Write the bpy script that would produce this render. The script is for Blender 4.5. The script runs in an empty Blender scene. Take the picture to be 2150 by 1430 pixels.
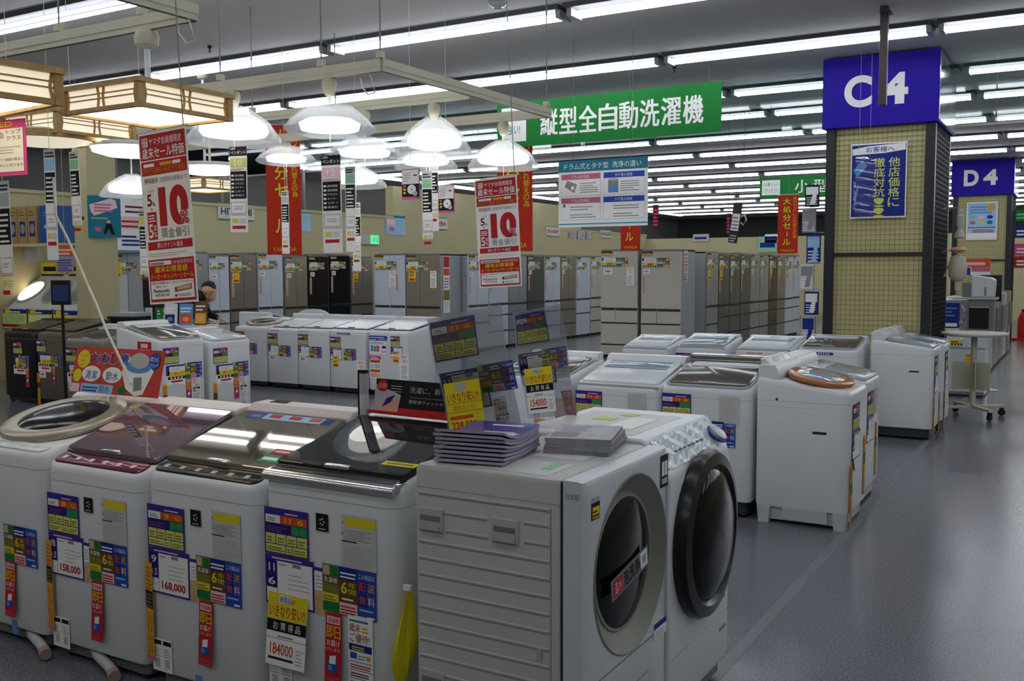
import bpy, math, random
from mathutils import Matrix, Vector
random.seed(7)
scene = bpy.context.scene
COL = scene.collection
PI = math.pi
R = math.radians

# ---------------------------------------------------------------- camera
FPX, EYE = 2041.17, 1.52
yaw, pit, rol = R(30.448), R(4.247), R(.1805)
_f = Vector((-math.sin(yaw)*math.cos(pit), math.cos(yaw)*math.cos(pit), -math.sin(pit)))
_r0 = Vector((math.cos(yaw), math.sin(yaw), 0))
_d0 = _f.cross(_r0)
_r = _r0*math.cos(rol) + _d0*math.sin(rol)
_d = -_r0*math.sin(rol) + _d0*math.cos(rol)
cam = bpy.data.cameras.new('camera')
cam.sensor_width = 36; cam.lens = FPX/2150*36; cam.clip_start = .05; cam.clip_end = 200
camo = bpy.data.objects.new('camera', cam); COL.objects.link(camo)
camo.matrix_world = Matrix(((_r.x, -_d.x, -_f.x, 0), (_r.y, -_d.y, -_f.y, 0), (_r.z, -_d.z, -_f.z, EYE), (0, 0, 0, 1)))
scene.camera = camo
def _ray(x, y): return _r*((x-1075)/FPX) + _d*((y-715)/FPX) + _f
def at_y(x, y, Y): r = _ray(x, y); return Vector((0, 0, EYE)) + r*(Y/r.y)
def at_x(x, y, X): r = _ray(x, y); return Vector((0, 0, EYE)) + r*(X/r.x)
def at_z(x, y, Z): r = _ray(x, y); return Vector((0, 0, EYE)) + r*((Z-EYE)/r.z)
def at_d(x, y, D): return Vector((0, 0, EYE)) + _ray(x, y)*D

# ---------------------------------------------------------------- world, exposure
world = bpy.data.worlds.new('world'); scene.world = world; world.use_nodes = True
world.node_tree.nodes['Background'].inputs[0].default_value = (.55, .58, .62, 1)
world.node_tree.nodes['Background'].inputs[1].default_value = .02
vs = scene.view_settings
vs.view_transform = 'Standard'; vs.look = 'None'; vs.gamma = 1; vs.use_curve_mapping = False
vs.exposure = 0.4
TUBE_POWER = 9.0
scene.cycles.use_denoising = True
scene.cycles.max_bounces = 6
scene.cycles.transparent_max_bounces = 16
scene.cycles.sample_clamp_indirect = 4

# ---------------------------------------------------------------- materials
def lin(h):
    h = h.lstrip('#'); c = [int(h[i:i+2], 16)/255 for i in (0, 2, 4)]
    return tuple(((v+.055)/1.055)**2.4 if v > .04045 else v/12.92 for v in c) + (1,)
MATS = {}
def mat(name, col='cccccc', rough=.5, metal=0., emit=None, power=0., trans=0., alpha=1., noise=0., nscale=30., bump=0., coat=0., ior=1.45, col2=None, spec=.5):
    if name in MATS: return MATS[name]
    m = bpy.data.materials.new(name); m.use_nodes = True
    nt = m.node_tree; b = nt.nodes['Principled BSDF']
    b.inputs['Base Color'].default_value = lin(col)
    b.inputs['Roughness'].default_value = rough
    b.inputs['Metallic'].default_value = metal
    b.inputs['IOR'].default_value = ior
    b.inputs['Specular IOR Level'].default_value = spec
    b.inputs['Transmission Weight'].default_value = trans
    b.inputs['Alpha'].default_value = alpha
    b.inputs['Coat Weight'].default_value = coat
    b.inputs['Coat Roughness'].default_value = .06
    if emit:
        b.inputs['Emission Color'].default_value = lin(emit)
        b.inputs['Emission Strength'].default_value = power
    if noise or bump:
        tc = nt.nodes.new('ShaderNodeTexCoord'); n = nt.nodes.new('ShaderNodeTexNoise')
        n.inputs['Scale'].default_value = nscale; n.inputs['Detail'].default_value = 4
        nt.links.new(tc.outputs['Object'], n.inputs['Vector'])
        if noise:
            rp = nt.nodes.new('ShaderNodeValToRGB')
            a = lin(col); c2 = lin(col2) if col2 else tuple(v*(1-noise) for v in a[:3]) + (1,)
            rp.color_ramp.elements[0].position = .38; rp.color_ramp.elements[1].position = .62
            rp.color_ramp.elements[0].color = c2; rp.color_ramp.elements[1].color = a
            nt.links.new(n.outputs['Fac'], rp.inputs[0]); nt.links.new(rp.outputs[0], b.inputs['Base Color'])
        if bump:
            bp = nt.nodes.new('ShaderNodeBump'); bp.inputs['Strength'].default_value = bump; bp.inputs['Distance'].default_value = .002
            nt.links.new(n.outputs['Fac'], bp.inputs['Height']); nt.links.new(bp.outputs[0], b.inputs['Normal'])
    MATS[name] = m
    return m
def film_mat(name, rough, base, tint=(.97, .98, 1.)):      # thin clear sheet: see-through, mirror-like at a slant
    m = bpy.data.materials.new(name); m.use_nodes = True; nt = m.node_tree; nt.nodes.clear()
    out = nt.nodes.new('ShaderNodeOutputMaterial'); mx = nt.nodes.new('ShaderNodeMixShader'); tr = nt.nodes.new('ShaderNodeBsdfTransparent'); gl = nt.nodes.new('ShaderNodeBsdfGlossy'); fr = nt.nodes.new('ShaderNodeFresnel'); ad = nt.nodes.new('ShaderNodeMath')
    tr.inputs[0].default_value = (*tint, 1); gl.inputs['Roughness'].default_value = rough; gl.inputs[0].default_value = (.95, .97, 1, 1); fr.inputs['IOR'].default_value = 1.45; ad.inputs[1].default_value = base
    nt.links.new(fr.outputs[0], ad.inputs[0]); nt.links.new(ad.outputs[0], mx.inputs[0]); nt.links.new(tr.outputs[0], mx.inputs[1]); nt.links.new(gl.outputs[0], mx.inputs[2]); nt.links.new(mx.outputs[0], out.inputs[0])
    MATS[name] = m
# inks and papers (flat print)
INK = dict(white='f2f2f0', black='1c1b1e', grey='8a8a8c', lgrey='b9babc', purple='3f2f8f', dpurple='2c1f72', orange='d4561f', red='b9262c', dred='8e1f26', pink='d94f93', lpink='eec6cf',
           yellow='e3cf2a', lyellow='d6d86a', gold='d9a52c', green='2f9552', dgreen='1b7a37', blue='2b4fae', dblue='1d2f86', lblue='5d93cf', teal='27788f', cyan='4aa0c8', brown='6b4a2c',
           tan='cdb389', olive='7b7a35', skin='d9a88c', signgreen='1a7a34', signblue='2309a0', mint='8fc9a0', wine='6d1a33', sky='9fc7e8', rose='c66a86')
for k, h in INK.items(): mat(k, h, .55, noise=.03, nscale=60, spec=.2)
mat('appl_white', 'dcdfe2', .32, noise=.02, nscale=8)
mat('appl_cool', 'c9ced3', .32, noise=.02, nscale=8)
mat('appl_grey', 'b3b6b5', .4, noise=.03, nscale=8)
mat('rim_grey', 'a9adb0', .3, noise=.02, nscale=8)
mat('silver', 'b9bcc0', .3, .55, noise=.02, nscale=20)
mat('chrome', 'd8dade', .12, 1., noise=.01, nscale=20)
mat('plinth_dark', '2b2c30', .5, noise=.1)
mat('plinth_grey', '77797c', .5, noise=.1)
mat('dark_gap', '1b1c1f', .6, noise=.1)
mat('plastic_black', '17171a', .3, noise=.1)
mat('rubber', '0f0f10', .6, noise=.1)
mat('lid_pink', 'a48b95', .02, .75, noise=.02, nscale=3)
mat('strip_pink', '6d3348', .15, .3, noise=.05, nscale=30)
mat('lid_gold', '98907c', .025, .7, noise=.02, nscale=3)
mat('strip_gold', '3b3327', .2, .4, noise=.05, nscale=30)
mat('lid_black', '2c3133', .02, .35, noise=.02, nscale=3)
mat('lid_brown', '6a6252', .2, .5, noise=.03, nscale=6)
mat('lid_taupe', '6f6c64', .12, .45, noise=.03, nscale=6)
mat('lid_white', 'd3d9dd', .2, noise=.02, nscale=6)
mat('lid_window', 'aab6c0', .12, .3, noise=.02, nscale=6)
mat('lid_orange', 'c9803f', .15, trans=.35, noise=.05, nscale=9)
mat('gold_ring', 'a8a08c', .25, .4, noise=.04, nscale=40)
mat('film', 'c9d0d6', .1, noise=.04, nscale=9, bump=.6)
mat('body_black', '141214', .35, noise=.1)
mat('body_brown', '6f6457', .38, .25, noise=.04, nscale=9)
mat('body_taupe', '8b8375', .38, .25, noise=.04, nscale=9)
mat('side_white', 'c9cac6', .42, noise=.02, nscale=6)
mat('door_ring', '8d8e87', .35, .35, noise=.03, nscale=20)
mat('door_glass', '101216', .12, noise=.1, nscale=5, spec=.25)
mat('door_black', '0d0d10', .3, noise=.1, nscale=5, coat=.1)
mat('clear', 'f4f7fa', .04, trans=1., alpha=.25, ior=1.2)
film_mat('clear_film', .04, .10)
mat('cream_wall', 'b9b08a', .75, noise=.03, nscale=2, bump=.05)
mat('cream_panel', 'c8bd8d', .6, noise=.03, nscale=3)
mat('track_beige', 'b9b59e', .5, noise=.04, nscale=20)
mat('wood', 'bd9a60', .5, noise=.2, nscale=25)
mat('kraft', 'a5875a', .8, noise=.1, nscale=40)
mat('steel_dark', '25262b', .45, .3, noise=.1)
mat('pole_brown', '3d3433', .4, .3, noise=.1)
mat('table_cream', 'c2bfae', .45, noise=.05)
mat('cloth_yellow', 'd5c716', .9, noise=.12, nscale=120, bump=.3)
mat('cord_white', 'd9d6c6', .5, noise=.03)
mat('hair', '17120f', .7, noise=.2, nscale=80)
mat('cloth_dark', '23252c', .85, noise=.1, nscale=80)
film_mat('glass_barrier', .03, .0, (.86, .93, .91))
mat('frost', 'd2d8de', .22, trans=.0, alpha=.36)
mat('fridge_white', 'c6cdd6', .25, noise=.02, nscale=6)
mat('fridge_champ', '9c917d', .25, .35, noise=.03, nscale=6)
mat('fridge_taupe', '8a8378', .25, .35, noise=.03, nscale=6)
mat('fridge_brown', '2d2120', .12, .2, noise=.05, nscale=6)
mat('fridge_black', '14161a', .08, .2, noise=.05, nscale=6)
mat('fridge_silver', '9da2a6', .28, .55, noise=.03, nscale=6)
mat('fridge_dark', '5c5d5f', .22, .5, noise=.03, nscale=6)
mat('fridge_beige', 'c2beb0', .28, .05, noise=.02, nscale=6)
mat('fridge_side', '9aa0a2', .4, noise=.02, nscale=6)
mat('tube_light', 'ffffff', .5, emit='f4f8ff', power=TUBE_POWER)
mat('lamp_glow', 'ffffff', .5, emit='fffaf2', power=2.6)
mat('lamp_warm', 'ffffff', .5, emit='ffeac4', power=2.2)
mat('paper_lit', 'f6efdd', .7, emit='fff1d6', power=.5)
mat('screen_on', '10203f', .2, emit='24335c', power=.25)
mat('exit_green', '0f8a45', .4, emit='35c878', power=1.2)

# ---------------------------------------------------------------- mesh builder
class MB:
    def __init__(s): s.v = []; s.f = []; s.fm = []; s.ms = []
    def mi(s, m):
        if m not in s.ms: s.ms.append(m)
        return s.ms.index(m)
    def add(s, vs_, fs, m):
        b = len(s.v); i = s.mi(m)
        s.v += [tuple(p) for p in vs_]
        for f in fs: s.f.append(tuple(b+k for k in f)); s.fm.append(i)
        return s
    def box(s, x0, x1, y0, y1, z0, z1, m):
        return s.add([(x0,y0,z0),(x1,y0,z0),(x1,y1,z0),(x0,y1,z0),(x0,y0,z1),(x1,y0,z1),(x1,y1,z1),(x0,y1,z1)],
                     [(3,2,1,0),(4,5,6,7),(0,1,5,4),(1,2,6,5),(2,3,7,6),(3,0,4,7)], m)
    def loft(s, rings, m, cap0=True, cap1=True):
        n = len(rings[0]); vs_ = [p for r in rings for p in r]; fs = []
        for k in range(len(rings)-1):
            for i in range(n):
                j = (i+1) % n
                fs.append((k*n+i, k*n+j, (k+1)*n+j, (k+1)*n+i))
        if cap0: fs.append(tuple(range(n-1, -1, -1)))
        if cap1: b = (len(rings)-1)*n; fs.append(tuple(b+i for i in range(n)))
        return s.add(vs_, fs, m)
    def prism_x(s, yz, x0, x1, m):   # polygon in YZ (ccw seen from +X) along X
        return s.loft([[(x0, y, z) for y, z in yz], [(x1, y, z) for y, z in yz]], m)
    def prism_y(s, xz, y0, y1, m):   # polygon in XZ ccw seen from -Y; y0<y1
        return s.loft([[(x, y1, z) for x, z in xz], [(x, y0, z) for x, z in xz]], m)
    def tube(s, pts, r, m, seg=8):
        pts = [Vector(p) for p in pts]; rings = []
        for i, p in enumerate(pts):
            t = (pts[min(i+1, len(pts)-1)] - pts[max(i-1, 0)]).normalized()
            a = t.cross(Vector((0, 0, 1))) if abs(t.z) < .95 else t.cross(Vector((1, 0, 0)))
            a.normalize(); b = t.cross(a); rr = r[i] if isinstance(r, (list, tuple)) else r
            rings.append([p + (a*math.cos(2*PI*k/seg) - b*math.sin(2*PI*k/seg))*-rr for k in range(seg)])
        return s.loft(rings, m)
    def lathe(s, prof, m, seg=24, c=(0, 0, 0), closed=False, axis='z', sx=1., sy=1.):
        rings = []
        for r, z in prof:
            ring = []
            for k in range(seg):
                a = 2*PI*k/seg; x, y = r*math.cos(a)*sx, r*math.sin(a)*sy
                if axis == 'z': p = (c[0]+x, c[1]+y, c[2]+z)
                elif axis == 'y': p = (c[0]+x, c[1]-z, c[2]+y)     # z of the profile points to -Y
                else: p = (c[0]+z, c[1]+x, c[2]+y)
                ring.append(p)
            rings.append(ring)
        return s.loft(rings, m, not closed, not closed)
    def rect(s, u0, u1, v0, v1, m, lift=.0016):
        return s.add([(u0,-lift,v0),(u1,-lift,v0),(u1,-lift,v1),(u0,-lift,v1)], [(0,1,2,3)], m)
    def poly(s, pts, m, lift=.0016):
        return s.add([(u, -lift, v) for u, v in pts], [tuple(range(len(pts)))], m)
    def ell(s, cu, cv, ru, rv, m, lift=.0016, n=18):
        return s.poly([(cu+ru*math.cos(2*PI*k/n), cv+rv*math.sin(2*PI*k/n)) for k in range(n)], m, lift)
    def text(s, t, u0, u1, v0, v1, m, lift=.002, bold=1., keep=False, res=2):
        cjk = any(ord(c) > 0x2e80 for c in t)
        vs_, fs, w, h = glyphs(t, 0. if cjk else bold, res)
        su, sv = (u1-u0)/w, (v1-v0)/h
        if bold > 1. and cjk:       # heavy characters: overprint shifted copies
            n = 3; dx = min(.006*bold, .03)*(u1-u0)/max(len(t), 1)
            for k in range(n):
                o_ = dx*(2*k/(n-1)-1)
                for oz in (-.5, .5): s.text(t, u0+dx+o_, u1-dx+o_, v0+dx*(1+oz), v1-dx*(1-oz), m, lift+.00004*(2*k+(oz > 0)), 1., keep, res)
            return s
        if keep:
            k = min(su, sv); u0 += (u1-u0-k*w)/2; v0 += (v1-v0-k*h)/2; su = sv = k
        return s.add([(u0+x*su, -lift, v0+y*sv) for x, y in vs_], fs, m)
    def vtext(s, t, u0, u1, v1, size, m, lift=.002, bold=1., gap=.06):
        for k, ch in enumerate(t):
            top = v1 - k*size*(1+gap)
            if ch in 'ー－|': s.rect((u0+u1)/2-size*.08, (u0+u1)/2+size*.08, top-size*.85, top-size*.1, m, lift)
            else: s.text(ch, u0, u1, top-size, top, m, lift, bold)
        return s
    def bars(s, u0, u1, v0, v1, n, m, lift=.002, fill=.45):     # rows of print too small to read
        st = (v1-v0)/n
        for k in range(n):
            e = u1 - (u1-u0)*random.choice((0, .05, .12, .3))
            s.rect(u0, e, v0+k*st, v0+k*st+st*fill, m, lift)
        return s
    def mesh(s, name, smooth=False):
        me = bpy.data.meshes.new(name); me.from_pydata(s.v, [], s.f)
        for m in s.ms: me.materials.append(MATS[m])
        me.polygons.foreach_set('material_index', s.fm)
        if smooth:
            me.polygons.foreach_set('use_smooth', [True]*len(me.polygons)); me.set_sharp_from_angle(angle=R(38))
        me.update()
        return me
    def build(s, name, parent=None, loc=(0,0,0), rot=(0,0,0), smooth=False, bevel=0, kind=None):
        return put(name, s.mesh(name, smooth), parent, loc, rot, bevel, kind)
GL = {}
def glyphs(t, bold=1., res=1):
    key = (t, bold, res)
    if key in GL: return GL[key]
    cu = bpy.data.curves.new('t', 'FONT'); cu.body = t; cu.size = 1; cu.resolution_u = res; cu.offset = .009*bold; cu.fill_mode = 'FRONT'
    ob = bpy.data.objects.new('t', cu)
    me = bpy.data.meshes.new_from_object(ob)
    xs = [v.co.x for v in me.vertices] or [0, 1]; ys = [v.co.y for v in me.vertices] or [0, 1]
    x0, y0 = min(xs), min(ys)
    GL[key] = ([(v.co.x-x0, v.co.y-y0) for v in me.vertices], [tuple(p.vertices) for p in me.polygons], max(max(xs)-x0, 1e-3), max(max(ys)-y0, 1e-3))
    bpy.data.meshes.remove(me); bpy.data.objects.remove(ob); bpy.data.curves.remove(cu)
    return GL[key]
def put(name, me, parent=None, loc=(0,0,0), rot=(0,0,0), bevel=0, kind=None):
    o = bpy.data.objects.new(name, me); COL.objects.link(o)
    o.parent = parent; o.location = loc; o.rotation_euler = rot
    if bevel:
        b = o.modifiers.new('bevel', 'BEVEL'); b.width = bevel; b.segments = 2; b.limit_method = 'ANGLE'; b.angle_limit = R(40)
    if kind: o['kind'] = kind
    return o
def tag(o, label, cat, group=None):
    o['label'] = label; o['category'] = cat
    if group: o['group'] = group
    return o
def thing(name, label, cat, loc=(0,0,0), rot=(0,0,0), group=None):
    o = bpy.data.objects.new(name, None); COL.objects.link(o); o.empty_display_size = .05
    o.location = loc; o.rotation_euler = rot
    return tag(o, label, cat, group)
def struct(o): o['kind'] = 'structure'; return o
def copy_tree(o, parent=None):
    c = o.copy(); COL.objects.link(c); c.parent = parent
    for ch in o.children: copy_tree(ch, c)
    return c
def rrect(x0, x1, y0, y1, r, seg=4):
    if not isinstance(r, (tuple, list)): r = (r,)*4
    pts = []
    for (cx, cy, a0), rr in zip(((x0, y0, PI), (x1, y0, 1.5*PI), (x1, y1, 0), (x0, y1, .5*PI)), r):
        ccx = cx + (rr if cx == x0 else -rr); ccy = cy + (rr if cy == y0 else -rr)
        for k in range(seg+1):
            a = a0 + k*PI/2/seg
            pts.append((ccx+rr*math.cos(a), ccy+rr*math.sin(a)))
    return pts
def paper(w, h, base='white', th=.0012):
    m = MB(); m.box(0, w, -th, 0, -h, 0, base); return m
mat('posred', 'c23a2e', .5, noise=.04, nscale=20)
mat('boxblue', '1f4f93', .5, noise=.05)
mat('hosecap', 'a88a84', .6, noise=.05)
mat('drum_side', 'b7b8b3', .45, noise=.02, nscale=6)
mat('hood_pink', 'd6cbc9', .35, noise=.02, nscale=6)
mat('tube_silver', 'c4c6c9', .3, .15, noise=.02)
ORD = ('first', 'second', 'third', 'fourth', 'fifth', 'sixth', 'seventh', 'eighth', 'ninth', 'tenth', 'eleventh', 'twelfth')
# ================================================================ the setting
CEIL = 3.6
def floor_material():
    m = mat('floor_vinyl', '7e828c', .3); nt = m.node_tree; b = nt.nodes['Principled BSDF']
    tc = nt.nodes.new('ShaderNodeTexCoord')
    n1 = nt.nodes.new('ShaderNodeTexNoise'); n1.inputs['Scale'].default_value = 95; n1.inputs['Detail'].default_value = 5
    n2 = nt.nodes.new('ShaderNodeTexNoise'); n2.inputs['Scale'].default_value = 1.3
    rp = nt.nodes.new('ShaderNodeValToRGB'); e = rp.color_ramp.elements
    e[0].position, e[1].position = .36, .66; e[0].color, e[1].color = lin('4c4f58'), lin('7d8087')
    mx = nt.nodes.new('ShaderNodeMix'); mx.data_type = 'RGBA'; mx.inputs['Factor'].default_value = .25
    rp2 = nt.nodes.new('ShaderNodeValToRGB'); rp2.color_ramp.elements[0].color, rp2.color_ramp.elements[1].color = lin('53565f'), lin('787b82')
    for n in (n1, n2): nt.links.new(tc.outputs['Object'], n.inputs['Vector'])
    nt.links.new(n1.outputs['Fac'], rp.inputs[0]); nt.links.new(n2.outputs['Fac'], rp2.inputs[0])
    nt.links.new(rp.outputs[0], mx.inputs['A']); nt.links.new(rp2.outputs[0], mx.inputs['B'])
    nt.links.new(mx.outputs['Result'], b.inputs['Base Color'])
    b.inputs['Roughness'].default_value = .2
floor_material()
mat('ceiling_grey', 'bdbdbf', .85, noise=.03, nscale=1.5, bump=.03)
mat('upper_grey', '6d706c', .8, noise=.05, nscale=1.5)
mat('beyond_dark', '3c3f3d', .8, noise=.1, nscale=1.5)
mat('tape', '70767a', .35, noise=.05, nscale=9)
struct(MB().box(-15.2, 7, -5, 40, -.1, 0, 'floor_vinyl').build('floor'))
struct(MB().box(-15.2, 7, -5, 40, CEIL, CEIL+.1, 'ceiling_grey').build('ceiling'))
struct(MB().box(-1.16, -1.11, .6, 18, 0, .0015, 'tape').build('trim_1'))
struct(MB().box(-13.1, -12.9, -5, 31, 0, 2.62, 'cream_wall').build('wall_left'))
struct(MB().box(-13.1, -12.9, 16.9, 26, 2.62, 3.3, 'cream_wall').build('wall_left_upper'))
struct(MB().box(-15.3, -15.2, -5, 40, 0, CEIL, 'upper_grey').build('wall_outer'))
struct(MB().box(-12.9, 7, 31, 31.2, 0, 2.5, 'cream_wall').build('wall_back'))
struct(MB().box(-15.2, 7, 40, 40.1, 0, CEIL, 'beyond_dark').build('wall_far'))
struct(MB().box(7, 7.1, -5, 40, 0, CEIL, 'cream_wall').build('wall_right'))
struct(MB().box(-15.2, 7, -5.1, -5, 0, CEIL, 'cream_wall').build('wall_front'))
for k, (y0, y1) in enumerate(((-5, 16.9), (26, 31))):
    struct(MB().box(-12.91, -12.88, y0, y1, 2.6, 2.65, 'cream_wall').build('trim_%d' % (k+2)))
# pipes and posts in the dark gap above the partition
for k, (y, s) in enumerate(((10.6, .05), (12.9, .04), (14.2, .05), (15.1, .035), (16.2, .05))):
    tag(MB().tube([(-13.8, y, 2.3), (-13.8, y, CEIL)], s, 'upper_grey').build('ceiling_pipe'),
        'grey vertical pipe above the cream wall, %s from the left' % ORD[k], 'pipe', 'pipes above the partition')

# ---------------------------------------------------------------- ceiling lights
mat('fixture_grey', '4c4d50', .6, noise=.03, nscale=20)
fx = MB()
fx.prism_x([(-.13, -.032), (.13, -.032), (.16, 0), (-.16, 0)], -1.21, 1.21, 'fixture_grey')  # tray added wide and dark to shield the ceiling from tube light
fxm = fx.mesh('housing')
skm = MB().box(-.02, .02, -.1, .1, -.09, -.02, 'rim_grey').mesh('socket')
tb = MB().tube([(-1.165, 0, 0), (1.165, 0, 0)], .0165, 'tube_light', 8).mesh('tube', True)
def fixture(x, y, rz, label, group):
    t = thing('ceiling_light', label, 'light', (x, y, CEIL), (0, 0, rz), group)
    put('housing', fxm, t); put('socket', skm, t, (-1.185, 0, 0)); put('socket', skm, t, (1.185, 0, 0))
    put('tube', tb, t, (0, -.052, -.066)); put('tube', tb, t, (0, .052, -.066))
ROWS = [-1.1, .95, 2.98, 5.03, 7.1, 9.17, 11.25] + [12.95 + 2.05*k for k in range(12)]
XS = [-2.4 + 2.47*n for n in range(-4, 4)]
NAMES = {3: 'nearest row', 4: 'row above the pendants', 5: 'row crossing before C4', 6: 'row before the glass barrier'}
for ri, y in enumerate(ROWS):
    for xi, x in enumerate(XS):
        place = ('far left end', 'second from the left', 'third from the left', 'fourth from the left', 'fifth from the left', 'third from the right', 'second from the right', 'right end')[xi]
        if ri in NAMES:
            lab = 'twin-tube light in the %s, %s' % (NAMES[ri], place)
            fixture(x, y, 0, lab[:140], 'ceiling lights in the nearer rows')
        elif ri < 3:
            fixture(x, y, 0, 'twin-tube ceiling light overhead, behind the top edge of the view', 'ceiling lights overhead')
        else:
            fixture(x, y, 0, 'twin-tube light in the %s row beyond the glass barrier, %s' % (ORD[ri-7], place), 'ceiling lights beyond the smoke barrier')
for k in range(10):
    fixture(-13.55, 12.6 + 2.47*k, PI/2, 'twin-tube light in the row along the left wall, %s from the camera' % ORD[k], 'ceiling lights along the left wall')

# ---------------------------------------------------------------- glass smoke barrier hung from the ceiling
t = thing('smoke_barrier', 'clear glass smoke barrier hanging from the ceiling across the aisle', 'glass panel', (0, 10.73, 2.91))
x = -12.8
while x < 7:
    MB().box(x+.006, min(x+1.5, 7)-.006, -.004, .004, .02, .68, 'glass_barrier').build('pane', t)
    x += 1.5
MB().box(-12.8, 7, -.012, .012, 0, .022, 'rim_grey').build('bottom_rail', t)
# small ceiling fittings
for k, (px, py, lab) in enumerate(((1045, 6, 'round ceiling detector near the top edge of the photo'), (1416, 141, 'small black sprinkler head beside the light gap left of the C4 column'), (440, 98, 'tiny dark sprinkler above the wooden lantern'))):
    p = at_z(px, py, CEIL-.01)
    o = thing('ceiling_detector' if k == 0 else 'sprinkler_head', lab, 'detector' if k == 0 else 'sprinkler', p)
    if k == 0:
        MB().lathe([(.075, .01), (.075, -.01), (.05, -.03), (.01, -.035)], 'rim_grey', 20).build('base', o, smooth=True)
        MB().lathe([(.03, -.03), (.028, -.05), (.004, -.052)], 'appl_grey', 14).build('sensor', o, smooth=True)
    else:
        MB().lathe([(.02, .01), (.02, -.012), (.008, -.02)], 'plastic_black', 12).build('rosette', o, smooth=True)
        MB().lathe([(.006, -.015), (.006, -.045), (.02, -.05), (.004, -.054)], 'plastic_black', 10).build('deflector', o, smooth=True)
p0 = at_z(1858, 17, CEIL-.01)
t = thing('hanging_pole', 'dark brown pole dropping from the ceiling in front of the C4 sign', 'pole', (p0.x, p0.y, CEIL))
L = CEIL - at_y(1853, 222, p0.y).z
MB().box(-.03, .03, -.03, .03, -L, 0, 'pole_brown').build('shaft', t, bevel=.006)
MB().prism_y([(-.03, 0), (-.03, -.06), (.06, -.06), (.02, 0)], -.05, .05, 'steel_dark').build('bracket', t)

# ---------------------------------------------------------------- display columns C4 and D4
def column(x0, x1, y0, sign, label):
    w = x1-x0; d = 1.2
    t = thing('display_column', label, 'column', ((x0+x1)/2, y0, 0))
    h = w/2
    MB().box(-h+.04, h-.04, .09, d-.05, 0, CEIL, 'cream_panel').build('core', t)
    MB().box(-h+.06, h-.06, .055, .085, .05, 2.9, 'cream_panel').build('front_panel', t)
    for sx in (-1, 1):
        MB().box(sx*(h-.045)-.045, sx*(h-.045)+.045, 0, .09, 0, 2.92, 'steel_dark').build('post', t, bevel=.004)
        MB().box(sx*(h-.02)-.02, sx*(h-.02)+.02, d-.09, d, 0, 2.92, 'steel_dark').build('post', t)
        g = MB()
        for k in range(20): g.box(sx*h-.003, sx*h+.003, .1+k*.053, .104+k*.053, .05, 2.9, 'steel_dark')
        for k in range(56): g.box(sx*h-.004, sx*h+.002, .09, d-.09, .06+k*.05, .064+k*.05, 'steel_dark')
        g.build('side_grid', t)
    g = MB(); n = 19
    for k in range(n+1): x = -h+.08+k*(w-.16)/n; g.box(x-.0018, x+.0018, .035, .039, .05, 2.92, 'olive')
    for k in range(56): g.box(-h+.08, h-.08, .039, .043, .09+k*.05, .0936+k*.05, 'olive')
    g.build('wire_grid', t)
    for z in (1.63, .4): MB().box(-h+.09, h-.09, .02, .06, z, z+.035, 'steel_dark').build('cross_bar', t)
    s = MB().box(-h-.03, h+.03, -.06, d+.02, 2.9, CEIL-.02, 'signblue').build('sign_box', t, bevel=.004)
    m = MB(); zc = (2.9+CEIL-.02)/2
    m.text(sign[0], -.33, -.068, zc-.155, zc+.155, 'white', .002, 4.5, res=6); m.text(sign[1], .012, .262, zc-.15, zc+.15, 'white', .002, 5., res=6)
    m.build('letters', s, (0, -.061, 0))
    s2 = MB().box(h+.0302, h+.036, -.05, d+.01, 2.92, CEIL-.04, 'chrome').build('side_face', s)
    return t

column(-2.29, -1.27, 10.15, 'C4', 'cream grid-panelled column with a blue sign reading C4')
column(-2.28, -1.24, 21.0, 'D4', 'farther cream column with a blue sign reading D4')
# ================================================================ printed cards (meshes shared by alike cards)
CARD = {}
def lift(k): return .0016 + .0005*k
def c_spec(a='11', b='6'):
    W, H = .19, .155; m = paper(W, H, 'purple')
    m.bars(.09, .17, -.018, -.008, 1, 'lpink', lift(0))
    m.rect(.006, .07, -.05, -.024, 'white', lift(0)); m.bars(.015, .06, -.044, -.03, 2, 'grey', lift(1))
    m.rect(.072, .184, -.05, -.024, 'orange', lift(0))
    m.text(a, .09, .115, -.046, -.028, 'yellow', lift(1)); m.text(b, .145, .17, -.046, -.028, 'yellow', lift(1))
    m.rect(.006, .115, -.082, -.053, 'dpurple', lift(0)); m.bars(.012, .1, -.078, -.058, 3, 'rose', lift(1), .2)
    m.rect(.118, .15, -.082, -.053, 'green', lift(0)); m.rect(.152, .184, -.082, -.053, 'green', lift(0))
    for k in range(4):
        u = .006+k*.0455; m.rect(u, u+.042, -.118, -.086, 'lyellow', lift(0)); m.bars(u+.006, u+.036, -.112, -.092, 2, 'olive', lift(1))
    for u0, u1 in ((.006, .09), (.093, .12), (.123, .184)):
        m.rect(u0, u1, -.148, -.121, 'lyellow', lift(0)); m.bars(u0+.006, u1-.006, -.142, -.126, 2, 'olive', lift(1))
    return m
def c_price(a='11', b='6', price=None):
    W, H = .21, .165; m = paper(W, H, 'purple')
    m.bars(.03, .16, -.012, -.004, 1, 'lpink', lift(0), .6)
    m.rect(.006, .05, -.06, -.018, 'dpurple', lift(0)); m.rect(.006, .05, -.106, -.063, 'dpurple', lift(0))
    m.text(a, .016, .042, -.055, -.028, 'white', lift(1)); m.text(b, .012, .044, -.1, -.075, 'white', lift(1))
    m.rect(.053, .204, -.158, -.018, 'white', lift(0)); m.rect(.006, .051, -.158, -.11, 'white', lift(0))
    m.bars(.06, .1, -.03, -.022, 1, 'grey', lift(1)); m.rect(.12, .155, -.032, -.02, 'grey', lift(1))
    m.bars(.1, .19, -.105, -.045, 4, 'lgrey', lift(1), .2)
    if price: m.text(price, .068, .19, -.15, -.115, 'red', lift(1), 3.5)
    return m
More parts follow.
